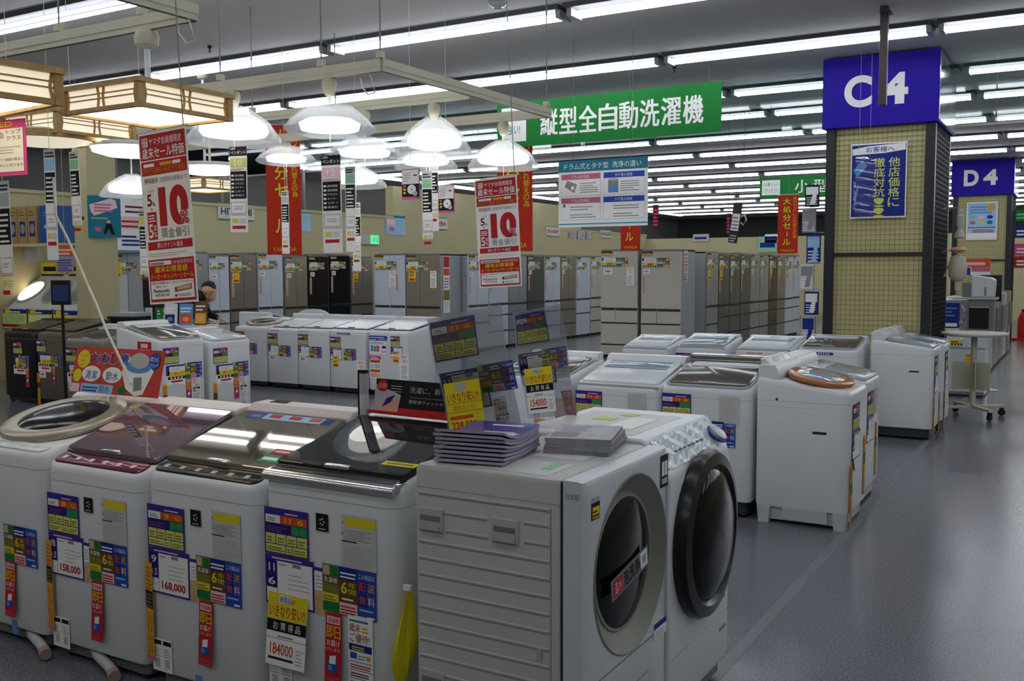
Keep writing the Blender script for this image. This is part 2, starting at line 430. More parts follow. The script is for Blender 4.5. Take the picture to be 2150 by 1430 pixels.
def c_slip():
    W, H = .042, .15; m = paper(W, H, 'white')
    m.rect(0, W, -H, -.075, 'tan', lift(0)); m.rect(0, W, -.012, 0, 'purple', lift(0))
    m.bars(.006, .036, -.066, -.02, 4, 'lgrey', lift(0), .4); m.bars(.004, .038, -.145, -.085, 6, 'gold', lift(1), .3)
    return m
def c_trio():
    W, H = .215, .155; m = paper(W, H, 'blue')
    m.rect(0, .068, -H, 0, 'olive', lift(0)); m.rect(.004, .03, -.035, -.004, 'tan', lift(1)); m.rect(.034, .064, -.035, -.004, 'dgreen', lift(1))
    m.rect(.002, .066, -.062, -.036, 'brown', lift(1)); m.text('洗濯機', .006, .062, -.058, -.04, 'white', lift(2), .5)
    m.rect(.002, .066, -.118, -.092, 'yellow', lift(1)); m.bars(.006, .062, -.114, -.096, 2, 'olive', lift(2)); m.rect(.002, .066, -.15, -.12, 'dgreen', lift(1))
    m.rect(.069, .142, -H, 0, 'dred', lift(0)); m.rect(.069, .142, -.04, 0, 'dblue', lift(1)); m.bars(.074, .137, -.034, -.01, 2, 'white', lift(2))
    m.rect(.071, .14, -.11, -.042, 'brown', lift(1)); m.text('6', .076, .102, -.085, -.046, 'yellow', lift(2), 2.5); m.text('年', .107, .136, -.064, -.046, 'yellow', lift(2)); m.text('間', .107, .136, -.085, -.067, 'yellow', lift(2))
    m.bars(.08, .132, -.104, -.092, 1, 'white', lift(2)); m.rect(.07, .141, -.152, -.113, 'lpink', lift(1)); m.bars(.074, .136, -.148, -.118, 3, 'red', lift(2))
    m.text('この商品は', .148, .21, -.028, -.012, 'white', lift(1), .3)
    for k, (ch, u, v, c) in enumerate((('配', .148, -.068, 'orange'), ('送', .182, -.068, 'gold'), ('無', .148, -.11, 'orange'), ('料', .182, -.11, 'lpink'))):
        if k % 2 == 0: m.rect(u-.002, u+.031, v-.002, v+.035, 'dblue', lift(1))
        m.text(ch, u+.001, u+.028, v+.002, v+.03, c, lift(2), 2)
    m.bars(.148, .21, -.128, -.116, 1, 'sky', lift(1)); m.bars(.18, .208, -.15, -.135, 1, 'white', lift(1))
    return m
def c_tag():
    W, H = .066, .225; m = paper(W, H, 'red')
    m.rect(.006, .06, -.032, -.008, 'lpink', lift(0)); m.text('洗濯機', .01, .056, -.028, -.012, 'red', lift(1))
    m.text('即', .004, .033, -.078, -.038, 'yellow', lift(0), 2); m.text('日', .037, .062, -.078, -.038, 'yellow', lift(0), 2)
    m.text('お届け', .006, .06, -.103, -.083, 'white', lift(0)); m.text('いたします!', .005, .062, -.119, -.107, 'lpink', lift(0), .3)
    m.poly([(.014, -.15), (.036, -.143), (.052, -.155), (.05, -.185), (.024, -.19), (.01, -.175)], 'blue', lift(0)); m.poly([(.02, -.135), (.046, -.13), (.044, -.158), (.018, -.16)], 'white', lift(1))
    m.rect(.014, .03, -.18, -.164, 'lblue', lift(1)); m.bars(.006, .06, -.22, -.198, 3, 'rose', lift(0), .3)
    return m
def c_yutai():
    W, H = .098, .32; m = paper(W, H, 'white')
    m.bars(.006, .08, -.02, -.008, 1, 'teal', lift(0), .5)
    m.text('歳末', .006, .05, -.052, -.026, 'red', lift(0), 1.5); m.bars(.056, .092, -.05, -.028, 2, 'gold', lift(0)); m.text('ご優待!', .008, .086, -.085, -.056, 'red', lift(0), 1.5)
    m.rect(.004, .094, -.113, -.09, 'dblue', lift(0)); m.bars(.016, .084, -.11, -.094, 2, 'yellow', lift(1), .5)
    m.rect(.008, .034, -.138, -.118, 'blue', lift(0)); m.ell(.08, -.13, .009, .009, 'gold', lift(0)); m.bars(.038, .07, -.138, -.12, 2, 'grey', lift(0))
    for k, c in enumerate(('red', 'wine', 'grey', 'red')):
        v = -.146-k*.027; m.rect(.004, .094, v-.002, v, 'dblue', lift(0)); m.bars(.008, .09, v-.022, v-.006, 2, c, lift(0), .5)
    m.rect(.006, .08, -.266, -.256, 'lblue', lift(0)); m.rect(.006, .092, -.292, -.27, 'tan', lift(0)); m.ell(.03, -.281, .016, .009, 'brown', lift(1)); m.ell(.065, -.281, .014, .008, 'orange', lift(1)); m.bars(.006, .09, -.316, -.296, 3, 'rose', lift(0))
    return m
def c_yasui(price='184000'):
    W, H = .17, .235; m = paper(W, H, 'white')
    m.rect(0, W, -.085, 0, 'yellow', lift(0)); m.rect(.05, .1, -.032, -.006, 'white', lift(1))
    m.text('新製品', .053, .1, -.03, -.008, 'blue', lift(2), 1.5); m.text('が', .103, .118, -.03, -.014, 'red', lift(1)); m.text('いきなり安い!!', .008, .162, -.078, -.037, 'red', lift(1), 2)
    m.rect(0, W, -.125, -.086, 'black', lift(0))
    for k, ch in enumerate('お買得品'): m.text(ch, .028+k*.032, .05+k*.032, -.118, -.094, 'white', lift(1), 1)
    m.bars(.05, .12, -.142, -.13, 1, 'grey', lift(0)); m.rect(0, W, -.148, -.146, 'grey', lift(0))
    m.text(price, .018, .118, -.2, -.162, 'orange', lift(0), 2.2); m.rect(.012, .12, -.216, -.208, 'black', lift(0)); m.bars(.13, .162, -.22, -.165, 5, 'lgrey', lift(0))
    return m
def c_caution():
    W, H = .135, .17; m = paper(W, H, 'side_white')
    m.rect(.014, W, -.036, -.006, 'yellow', lift(0)); m.bars(.012, .13, -.078, -.042, 5, 'grey', lift(0), .3)
    m.rect(0, .06, -.086, -.082, 'black', lift(0)); m.bars(.008, .13, -.166, -.092, 10, 'lgrey', lift(0), .4)
    m.poly([(0, -.03), (.01, -.03), (.005, -.018)], 'grey', lift(0)); m.poly([(0, -.065), (.01, -.065), (.005, -.053)], 'grey', lift(0))
    return m
def c_note():
    W, H = .13, .17; m = paper(W, H, 'side_white'); m.bars(.01, .12, -.165, -.01, 14, 'lgrey', lift(0), .4); return m
def c_orange():
    W, H = .05, .36; m = paper(W, H, 'gold')
    m.bars(.006, .044, -.1, -.01, 6, 'orange', lift(0)); m.rect(0, W, -.17, -.105, 'black', lift(0)); m.bars(.006, .044, -.165, -.11, 4, 'olive', lift(1))
    m.vtext('歳末特価', .006, .024, -.19, .036, 'orange', lift(0)); m.vtext('メーカー', .028, .044, -.19, .036, 'red', lift(0)); m.rect(0, W, -H, -.345, 'rose', lift(0))
    return m
def c_notice():
    W, H = .1, .12; m = paper(W, H, 'white')
    for u in (.004, .055):
        m.rect(u, u+.042, -.022, -.006, 'black', lift(0)); m.bars(u, u+.04, -.065, -.03, 4, 'grey', lift(0), .3); m.rect(u+.008, u+.034, -.105, -.072, 'lgrey', lift(0))
    return m
def c_badge():
    m = paper(.05, .056, 'black')
    for k in range(5): m.ell(.025+.008*math.cos(k*1.26), -.026+.01*math.sin(k*1.26), .003, .003, 'white', lift(0), 8)
    m.bars(.01, .04, -.05, -.045, 1, 'white', lift(0))
    return m
def c_yellow(price=''):
    m = paper(.09, .13, 'yellow'); m.rect(0, .09, -.03, 0, 'gold', lift(0)); m.bars(.01, .08, -.026, -.006, 2, 'red', lift(1)); m.bars(.008, .08, -.08, -.045, 3, 'orange', lift(0)); m.bars(.01, .08, -.12, -.095, 1, 'red', lift(0), .9)
    return m
def c_white():
    m = paper(.11, .08, 'white'); m.bars(.01, .1, -.018, -.008, 1, 'black', lift(0)); m.bars(.016, .085, -.052, -.028, 1, 'rose', lift(0), .9); m.bars(.01, .09, -.07, -.06, 1, 'grey', lift(0))
    return m
def c_band():                                   # price band for the distant machines
    W, H = .23, .2; m = paper(W, H, 'white')
    m.rect(0, .04, -.1, 0, 'purple', lift(0)); m.rect(.04, W, -.016, 0, 'purple', lift(0)); m.bars(.06, .2, -.05, -.024, 3, 'lgrey', lift(0))
    m.rect(.02, W, -.11, -.062, 'yellow', lift(0)); m.text('安い!!', .09, .2, -.105, -.068, 'orange', lift(1), 2)
    m.rect(.02, W, -.14, -.112, 'black', lift(0))
    for k in range(4): m.rect(.05+k*.042, .074+k*.042, -.136, -.117, 'lpink', lift(1))
    m.bars(.06, .2, -.17, -.15, 1, 'red', lift(0), .9); m.bars(.06, .16, -.19, -.18, 1, 'grey', lift(0))
    return m
def c_sale():                                   # tall leaflet stuck to the side of a machine
    W, H = .17, .27; m = paper(W, H, 'white')
    m.rect(0, W, -.045, 0, 'pink', lift(0)); m.bars(.02, .15, -.04, -.008, 2, 'white', lift(1)); m.rect(.01, .16, -.085, -.052, 'orange', lift(0)); m.bars(.016, .15, -.082, -.056, 2, 'red', lift(1))
    m.rect(.08, .16, -.15, -.1, 'sky', lift(0)); m.bars(.01, .072, -.15, -.1, 4, 'rose', lift(0)); m.rect(.01, .16, -.2, -.165, 'orange', lift(0)); m.bars(.014, .15, -.255, -.21, 3, 'red', lift(0)); m.rect(.12, .165, -.262, -.22, 'yellow', lift(1))
    return m
def c_wash():
    W, H = .27, .22; m = paper(W, H, 'white')
    m.rect(0, W, -.06, 0, 'blue', lift(0)); m.bars(.01, .25, -.026, -.008, 1, 'white', lift(1)); m.text('3,800', .13, .25, -.055, -.032, 'lyellow', lift(1), 1); m.bars(.01, .11, -.052, -.036, 1, 'white', lift(1))
    m.bars(.02, .24, -.1, -.07, 3, 'lblue', lift(0)); m.rect(.02, .06, -.19, -.12, 'lblue', lift(0)); m.rect(.07, .1, -.19, -.125, 'green', lift(0)); m.rect(.105, .15, -.19, -.12, 'rose', lift(0)); m.rect(.19, .25, -.15, -.12, 'dblue', lift(0)); m.bars(.18, .26, -.2, -.17, 2, 'grey', lift(0))
    return m
def c_name(bg='dblue', fg='white'):
    m = MB(); pts = [(x, y-.012) for x, y in rrect(0, .2, -.011, .011, .01, 3)]
    m.loft([[(u, 0, v) for u, v in pts], [(u, -.001, v) for u, v in pts]], bg); [m.rect(.02+k*.022, .034+k*.022, -.018, -.007, fg, lift(0)) for k in range(7)]
    return m
def c_fband():
    W, H = .2, .07; m = paper(W, H, 'black'); m.bars(.01, .19, -.03, -.008, 2, 'rose', lift(0)); m.rect(.004, .196, -.066, -.036, 'lyellow', lift(0)); m.bars(.01, .18, -.062, -.042, 2, 'olive', lift(1))
    return m
def c_fprice():
    W, H = .26, .17; m = paper(W, H, 'sky'); m.rect(.004, .26, -.07, -.004, 'white', lift(0)); m.rect(.004, .04, -.05, -.004, 'purple', lift(1)); m.bars(.06, .24, -.06, -.012, 4, 'lgrey', lift(1))
    m.rect(.02, .25, -.12, -.074, 'yellow', lift(0)); m.bars(.1, .24, -.116, -.08, 1, 'orange', lift(1), .8); m.rect(.02, .25, -.15, -.122, 'black', lift(0))
    for k in range(5): m.rect(.04+k*.042, .06+k*.042, -.148, -.125, 'lyellow', lift(1))
    return m
def c_fcolor():
    m = paper(.22, .15, 'olive')
    for k in range(12): u, v = .004+(k % 4)*.053, -.05-(k//4)*.049; m.rect(u, u+.05, v, v+.045, ('brown', 'gold', 'grey', 'dblue', 'lgrey', 'dgreen', 'tan')[k*5 % 7], lift(0)); m.bars(u+.006, u+.044, v+.01, v+.034, 2, 'white', lift(1), .3)
    return m
def c_leaf():
    m = paper(.13, .3, 'white'); m.text('歳末', .02, .11, -.05, -.01, 'red', lift(0), 1); m.text('ご優待', .02, .11, -.1, -.06, 'red', lift(0), 1); m.bars(.02, .11, -.28, -.12, 8, 'grey', lift(0), .4)
    return m
def c_long():
    m = paper(.05, .3, 'tan'); m.bars(.008, .042, -.29, -.02, 10, 'rose', lift(0), .4)
    return m
FN = dict(spec=c_spec, price=c_price, slip=c_slip, trio=c_trio, tag=c_tag, yutai=c_yutai, yasui=c_yasui, caution=c_caution, note=c_note, orange=c_orange, notice=c_notice, badge=c_badge, yellow=c_yellow, white=c_white, band=c_band, sale=c_sale, wash=c_wash, name=c_name, fband=c_fband, fprice=c_fprice, fcolor=c_fcolor, leaf=c_leaf, long=c_long)
PARTNAME = dict(spec='spec_card', price='price_card', slip='paper_slip', trio='offer_card', tag='delivery_tag', yutai='sale_leaflet', yasui='bargain_card', caution='caution_label', note='note_label', orange='sale_strip', notice='notice_label', badge='badge', yellow='yellow_card', white='white_card', band='price_band', sale='sale_leaflet', wash='product_leaflet', name='name_plate', fband='energy_label', fprice='price_card', fcolor='offer_card', leaf='sale_leaflet', long='paper_strip')
def card(kind, parent, x, z, y=-.003, rot=(0, 0, 0), args=(), scale=1.):
    key = (kind,) + tuple(args)
    if key not in CARD: CARD[key] = FN[kind](*args).mesh('card_'+kind)
    o = put(PARTNAME[kind], CARD[key], parent, (x, y, z), rot)
    if scale != 1.: o.scale = (scale,)*3 if not isinstance(scale, tuple) else scale
    return o
# ================================================================ washing machines
def washer(label, loc, rz=0, w=.56, d=.58, hf=.8, hb=.93, z0=.07, body='appl_white', lid='lid_white', kind='flat', hood=.05, strip='lid_window', base='plinth_dark', lf=.1, lr=.46, cards=(), group='top-loading washing machines', hoodmat=None, r=.05, name='washing_machine', tilt=0., icons=6, ring_='gold_ring', glass_='door_glass'):
    t = thing(name, label, 'washing machine', loc, (0, 0, rz), group)
    sl = (hb-hf)/d
    def zs(y, k=0.): return hf + sl*min(y, lr) + k
    hoodmat = hoodmat or body
    def ring(i, dz, zc=None): return [(x, y, zc if zc is not None else zs(y, dz)) for x, y in rrect(-w/2+i, w/2-i, i, d-i, (max(r-i, .01), max(r-i, .01), .02, .02), 5)]
    m = MB(); m.loft([ring(.006, 0, z0), ring(0, 0, z0+.012), ring(0, -.03), ring(.004, -.012), ring(.014, -.002), ring(.026, 0)], body); m.build('body', t, smooth=True)
    # seam under the rim
    zz = hf-.065
    MB().loft([[(x, y, zz) for x, y in rrect(-w/2-.0008, w/2+.0008, -.0008, d, (r, r, .02, .02), 5)], [(x, y, zz+.0022) for x, y in rrect(-w/2-.0008, w/2+.0008, -.0008, d, (r, r, .02, .02), 5)]], 'rim_grey', False, False).build('seam', t, smooth=True)
    m = MB(); m.loft([[(x, y, z) for x, y in rrect(-w/2+.025, w/2-.025, .03, d-.03, .03)] for z in (.02, z0+.002)], base); m.build('plinth', t)
    for sx in (-1, 1):
        for yy in (.06, d-.06): MB().lathe([(.022, 0), (.024, .012), (.018, .03)], 'rubber', 10, (sx*(w/2-.06), yy, 0)).build('foot', t)
    def plate(x0, x1, y0, y1, k0, k1, rr, mt, inset=.004):
        a = rrect(x0, x1, y0, y1, rr, 4); b = rrect(x0+inset, x1-inset, y0+inset, y1-inset, max(rr-inset, .004), 4)
        q = MB(); q.loft([[(x, y, zs(y, k0)) for x, y in a], [(x, y, zs(y, k1-inset*.7)) for x, y in a], [(x, y, zs(y, k1)) for x, y in b]], mt); return q
    hw = w/2
    # control strip
    if strip:
        q = plate(-hw+.022, hw-.022, .014, lf-.006, -.002, .006, .03, strip)
        q.build('control_panel', t, smooth=True)
        q = MB()
        for k in range(icons):
            x = -hw+.07+k*(w-.16)/max(icons-1, 1); y0, y1 = lf*.38, lf*.62
            q.add([(x-.012, y0, zs(y0, .0068)), (x+.012, y0, zs(y0, .0068)), (x+.012, y1, zs(y1, .0068)), (x-.012, y1, zs(y1, .0068))], [(0, 1, 2, 3)], 'lpink' if strip == 'strip_pink' else 'lgrey')
        q.build('buttons', t, kind='stuff')
    # lid
    if kind == 'flat':
        plate(-hw+.014, hw-.014, lf-.004, lr, 0, .008, .015, 'plastic_black').build('lid_gasket', t)
        L = plate(-hw+.018, hw-.018, lf, lr-.004, .006, .02, .014, lid, .003).build('lid', t)
        plate(-.05, .05, lf-.004, lf+.012, .018, .028, .004, 'chrome').build('lid_handle', L, smooth=True)
    elif kind == 'window':
        L = plate(-hw+.03, hw-.03, lf-.02, lr, 0, .014, .03, lid).build('lid', t, smooth=True)
        ym = lf + (lr-lf)*.62
        plate(-hw+.07, hw-.07, ym, lr-.02, .012, .017, .01, 'lid_window').build('lid_window', L, smooth=True)
        plate(-hw+.07, hw-.07, ym-.016, ym-.006, .012, .016, .004, 'plinth_grey').build('lid_groove', L)
        plate(-hw+.012, hw-.012, .005, .02, -.01, .004, .006, 'rim_grey').build('front_trim', t, smooth=True)
    elif kind == 'wave':
        plate(-hw+.02, hw-.02, .012, lr, -.004, .012, .045, 'rim_grey').build('lid_rim', t, smooth=True)
        L = plate(-hw+.03, hw-.03, .02, lr-.006, .01, .022, .045, lid, .008).build('lid', t, smooth=True)
        plate(-.06, .06, .03, .045, .02, .027, .005, 'silver').build('lid_handle', L, smooth=True)
        plate(-hw+.07, hw-.07, lr-.12, lr-.03, .02, .026, .02, 'film').build('protective_film', L, smooth=True)
    elif kind == 'round':
        cy = (lf+lr)/2; ry = (lr-lf)/2+.02
        def er(k, s): return [(hw*1.0*s*math.cos(2*PI*i/40), cy+ry*s*math.sin(2*PI*i/40), zs(cy+ry*s*math.sin(2*PI*i/40), k)) for i in range(40)]
        L = MB().loft([er(.0, .98), er(.012, 1.), er(.024, .985), er(.034, .9), er(.03, .72), er(.016, .7), er(0, .7)], ring_, True, False).build('lid_ring', t, smooth=True)
        MB().loft([er(.026, .72), er(.04, .6), er(.046, .4), er(.047, .2), er(.048, .03)], glass_, False, True).build('lid_glass', L, smooth=True)
    # raised back
    q = MB(); yb = lr + .006
    q.prism_x([(yb, zs(yb, -.01)), (d-.004, zs(d, -.03)), (d-.004, zs(d, hood-.014)), (d-.018, zs(d, hood)), (yb+.03, zs(d, hood-.003)), (yb, zs(yb, .016))], -hw+.012, hw-.012, hoodmat)
    h = q.build('back_panel', t, smooth=True, bevel=.006)
    for c in cards:
        kind_, x, z = c[:3]; card(kind_, t, -hw+x, hf-z, args=c[3] if len(c) > 3 else (), scale=c[4] if len(c) > 4 else 1., rot=c[5] if len(c) > 5 else (0, 0, 0), y=c[6] if len(c) > 6 else -.003)
    return t
def near_set(a, b, price, yasui=False):
    s = [('spec', .012, .115, (a, b)), ('price', .012, .272, (a, b, None if yasui else price)), ('slip', .225, .285), ('trio', .258, .268), ('tag', .272, .425, (), 1., (R(-3), 0, 0), -.006),
         ('badge', .235, .11), ('caution', .34, .1), ('notice', .02, .605)]
    return s
# the front row, nearest the camera
FY = 2.3
w1 = washer('white washer with a round gold-rimmed see-through lid, far left of the front row', (-3.765, FY, 0), w=.56, d=.62, hf=.8, hb=.945, kind='round', strip='lid_white', lf=.08, lr=.52, hood=.035, base='plinth_grey',
            cards=[('spec', .012, .12, ('10', '5')), ('price', .012, .28, ('10', '5')), ('trio', .3, .305), ('tag', .31, .455, (), 1., (R(-3), 0, 0), -.006)])
w2 = washer('white washer with a glossy pinkish lid in the front row', (-3.185, FY, 0), w=.555, d=.62, hf=.775, hb=.985, lid='lid_pink', strip='strip_pink', lf=.085, lr=.47, hood=.03, hoodmat='hood_pink', base='plinth_grey', cards=near_set('8', '4.5', '158,000'))
w3 = washer('white washer with a shiny champagne gold lid in the front row', (-2.605, FY, 0), w=.555, d=.62, hf=.8, hb=.985, lid='lid_gold', strip='strip_gold', lf=.085, lr=.48, hood=.045, hoodmat='hood_pink', base='plinth_grey', cards=near_set('9', '4.5', '168,000'))
w4 = washer('white washer with a black glass lid and chrome edge beside the drum washer', (-2.03, FY, 0), w=.555, d=.62, hf=.86, hb=.985, lid='lid_black', strip='silver', lf=.05, lr=.5, hood=.02, base='plinth_grey', icons=0,
            cards=near_set('11', '6', '', True) + [('yasui', .03, .395, ('184000',), 1., (R(-6), 0, 0), -.008), ('yutai', .36, .415, (), 1., (0, 0, 0), -.004)])
for t, x in ((w2, -.29), (w3, -.29)): card('orange', t, x, .47, y=.0, rot=(0, 0, R(-12)))
# vent slots in the raised back of the gold-lid washer
q = MB()
for k in range(16): q.box(-.2+(k % 8)*.011-(k//8)*.006, -.195+(k % 8)*.011-(k//8)*.006, .55+(k//8)*.028, .568+(k//8)*.028, .9875, .9895, 'dark_gap')
q.build('vent_slots', w3, kind='stuff')
# chrome nose of the black lid
q = MB(); q.prism_x([(-.012, .835), (.06, .842), (.07, .872), (.0, .866), (-.014, .855)], -.268, .268, 'chrome'); q.build('front_trim', w4, smooth=True, bevel=.004)
# blue tape on the plinths
for t, xs in ((w1, (.05,)), (w3, (-.04, .12))):
    for x in xs: MB().box(x, x+.03, -.004, .012, .045, .1, 'lblue').build('blue_tape', t)
# drain hoses lying in front of the plinths
for t, x0 in ((w1, .05), (w2, -.12)):
    MB().tube([(x0, .07, .05), (x0+.1, .02, .045), (x0+.2, -.01, .035), (x0+.26, -.035, .03)], .02, 'appl_grey', 10).build('drain_hose', t, smooth=True)
    MB().tube([(x0+.25, -.031, .031), (x0+.285, -.05, .028)], .023, 'hosecap', 10).build('hose_cap', t, smooth=True)
# plug and vent print on the side of the black-lid washer
MB().box(.2778, .2815, .14, .17, .58, .64, 'white').build('socket_cover', w4, bevel=.002)
q = MB()
for k in range(9): q.box(.2778, .2788, .16, .3, .62+k*.014, .626+k*.014, 'lgrey')
q.build('vent_print', w4)

# ---------------------------------------------------------------- drum washer whose ribbed side faces the camera (front faces +X)
def dish(parent, name, y, z, ry, rz_, prof, mt, x0, seg=48):
    q = MB(); q.loft([[(x0+dx, y+ry*s*math.cos(2*PI*k/seg), z+rz_*s*math.sin(2*PI*k/seg)) for k in range(seg)] for s, dx in prof], mt, False, False)
    return q.build(name, parent, smooth=True)
t = thing('drum_washer', 'boxy white drum washer showing its ribbed side and round grey-ringed door', 'washing machine', (-1.1, 2.23, 0), group='front-loading drum washers')
D_, W_, T_ = .535, .595, .965            # depth along -X, width along +Y, height
q = MB(); q.loft([[(x, y, z) for x, y in rrect(-D_, -.065, 0, W_, .012, 3)] for z in (.06, T_-.016)] + [[(x, y, T_-.003) for x, y in rrect(-D_+.006, -.07, .006, W_-.006, .012, 3)], [(x, y, T_) for x, y in rrect(-D_+.018, -.08, .018, W_-.018, .012, 3)]], 'drum_side')
q.build('body', t, smooth=True)
# front panel with a round opening
q = MB(); NS = 64; cyy, czz, rd = .325, .668, .258
y0_, y1_, z0_, z1_ = .004, W_, .07, T_
def on_rect(a, e):
    c_, s_ = math.cos(a), math.sin(a); k = 1e9
    if c_ > 1e-6: k = min(k, (y1_-e-cyy)/c_)
    if c_ < -1e-6: k = min(k, (y0_+e-cyy)/c_)
    if s_ > 1e-6: k = min(k, (z1_-e-czz)/s_)
    if s_ < -1e-6: k = min(k, (z0_+e-czz)/s_)
    return cyy+k*c_, czz+k*s_
angs = sorted(set([2*PI*k/NS for k in range(NS)] + [math.atan2(zc-czz, yc-cyy) % (2*PI) for yc in (y0_, y1_) for zc in (z0_, z1_)]))
def rr_(e, x): return [(x,) + on_rect(a_, e) for a_ in angs]
q.loft([rr_(0, -.06), rr_(0, -.016), rr_(.004, -.006), rr_(.016, 0), [(0, cyy+rd*math.cos(a_), czz+rd*math.sin(a_)) for a_ in angs]], 'appl_cool', True, False)
q.build('front_panel', t, smooth=True)
MB().box(-D_+.02, -.03, .02, W_-.02, .02, .065, 'plinth_grey').build('plinth', t)
for x in (-D_+.06, -.09):
    for y in (.06, W_-.06): MB().lathe([(.022, 0), (.024, .012), (.018, .03)], 'rubber', 10, (x, y, 0)).build('foot', t)
MB().box(-.0655, -.0595, .003, W_-.003, .07, T_-.004, 'dark_gap').build('panel_gap', t)
# pressed ribs on the side
def rib(x0, x1, z):
    q = MB(); q.prism_x([(-.0034, z), (-.0034, z-.004), (.001, z-.013), (.001, z+.002)], x0, x1, 'drum_side'); q.build('rib', t, smooth=False, bevel=.0015)
xa, xb = -D_+.012, -.098
rib(xa, xb, .885)
rib(-.435, -.29, .836); rib(-.43, -.29, .785); rib(-.175, xb, .842); rib(-.175, xb, .79)
z = .745
while z > .2:
    rib(xa, xb if z > .38 else -.2, z); z -= .048
for x0 in (-.522, -.276):
    for zc in (.808,) + ((.335,) if x0 < -.4 else ()):
        g = MB(); g.box(x0, x0+.085, -.006, .002, zc-.034, zc+.034, 'drum_side'); hnd = g.build('grip_frame', t, bevel=.003)
        MB().box(x0+.008, x0+.077, -.0065, -.0055, zc-.026, zc+.012, 'plinth_grey').build('grip_recess', hnd)
        MB().prism_x([(-.012, zc-.028), (-.0066, zc-.028), (-.0066, zc-.004)], x0+.008, x0+.077, 'silver').build('grip_scoop', hnd)
MB().box(-.094, -.0925, -.0015, .001, .1, T_-.08, 'plinth_grey').build('seam', t)
MB().box(-D_, -.066, -.001, .001, T_-.066, T_-.0645, 'rim_grey').build('seam', t)
MB().box(-.135, -.12, -.004, .001, .47, .5, 'rim_grey').build('vent_plate', t)
q = MB(); q.text('日本製', -.052, -.012, T_-.05, T_-.032, 'grey', .0, .5); q.build('print', t, (0, .0032, 0))
# door
dish(t, 'door_rim', cyy, czz, rd+.003, rd+.003, [(1., -.002), (1., .003), (.985, .004), (.8, -.026), (.77, -.03), (.76, -.026), (.7, -.026)], 'door_ring', 0)
dish(t, 'door_glass', cyy, czz, .2, .2, [(1.0, -.03), (.9, -.022), (.6, -.012), (.3, -.006), (.01, -.004)], 'door_glass', 0)
b = MB(); b.box(0, .21, -.001, 0, -.05, 0, 'plinth_grey'); b.rect(.012, .06, -.045, -.006, 'red'); b.text('温水', .016, .056, -.04, -.012, 'lpink', .002); b.text('泡洗浄', .066, .16, -.044, -.006, 'black', .002, 2); b.rect(.165, .205, -.044, -.004, 'white'); b.text('W', .172, .198, -.038, -.012, 'blue', .002)
o_ = b.build('door_sticker', t, (.002, .17, .655), (0, R(-9), R(90))); o_.scale = (1.25, 1, 1.25)
b = MB(); b.box(0, .05, -.001, 0, -.046, 0, 'black'); b.rect(.004, .046, -.042, -.012, 'yellow', .0015); b.bars(.006, .044, -.038, -.016, 2, 'black', .002)
b.text('Panasonic', 0, .05, .004, .016, 'grey', .0005, 1); b.build('brand_plate', t, (.001, .05, .9), (0, 0, R(90)))
b = MB(); b.box(0, .06, -.001, 0, -.1, 0, 'black'); b.rect(.008, .028, -.065, -.02, 'white', .0015); b.rect(.032, .052, -.065, -.02, 'white', .0015); b.rect(.008, .052, -.09, -.072, 'lgrey', .0015)
b.build('energy_sticker', t, (.001, .535, .945), (0, 0, R(90)))
b = MB(); b.box(0, .1, -.001, 0, -.05, 0, 'white'); b.rect(.0, .1, -.018, 0, 'dblue', .0015); b.bars(.01, .09, -.045, -.024, 3, 'lgrey', .002); b.build('spec_sticker', t, (.001, .49, .43), (0, 0, R(90)))
MB().box(-.0005, .0012, .03, W_-.02, .398, .4015, 'plinth_grey').build('seam', t)
MB().box(-.0005, .0012, .31, .31+.14, .3, .302, 'plinth_grey').build('filter_door_line', t)
b = MB(); b.box(-.36, -.12, .03, .2, T_+.0002, T_+.0012, 'side_white'); b.box(-.18, -.15, .1, .2, T_+.0012, T_+.002, 'mint'); b.box(-.3, -.13, .26, .5, T_+.0002, T_+.001, 'appl_white'); b.box(-.28, -.2, .3, .36, T_+.001, T_+.0015, 'lpink'); b.box(-.26, -.16, .4, .46, T_+.001, T_+.0015, 'lyellow'); b.build('top_labels', t)

# ---------------------------------------------------------------- drum washer with the black round door
t = thing('drum_washer', 'white drum washer with a big black round door and film-covered controls', 'washing machine', (-1.1, 2.85, 0), group='front-loading drum washers')
W2_ = .6
prof = [(-.56, .07), (-.012, .07), (0, .1), (0, .84), (-.012, .875), (-.085, .968), (-.1, .975), (-.55, .975), (-.56, .96)]
q = MB(); q.loft([[(x, y, z) for x, z in prof] for y in (W2_, 0)], 'appl_white'); q.build('body', t, smooth=True, bevel=.008)
MB().box(-.54, -.03, .02, W2_-.02, .02, .075, 'plinth_grey').build('plinth', t)
for x in (-.5, -.07):
    for y in (.06, W2_-.06): MB().lathe([(.022, 0), (.024, .012), (.018, .03)], 'rubber', 10, (x, y, 0)).build('foot', t)
dish(t, 'door_rim', .3, .615, .275, .285, [(1., -.002), (1.01, .022), (.97, .042), (.84, .05), (.8, .038), (.78, .028)], 'door_black', 0)
dish(t, 'door_glass', .3, .615, .222, .232, [(1., .03), (.9, .05), (.65, .068), (.3, .078), (.02, .08)], 'door_glass', 0)
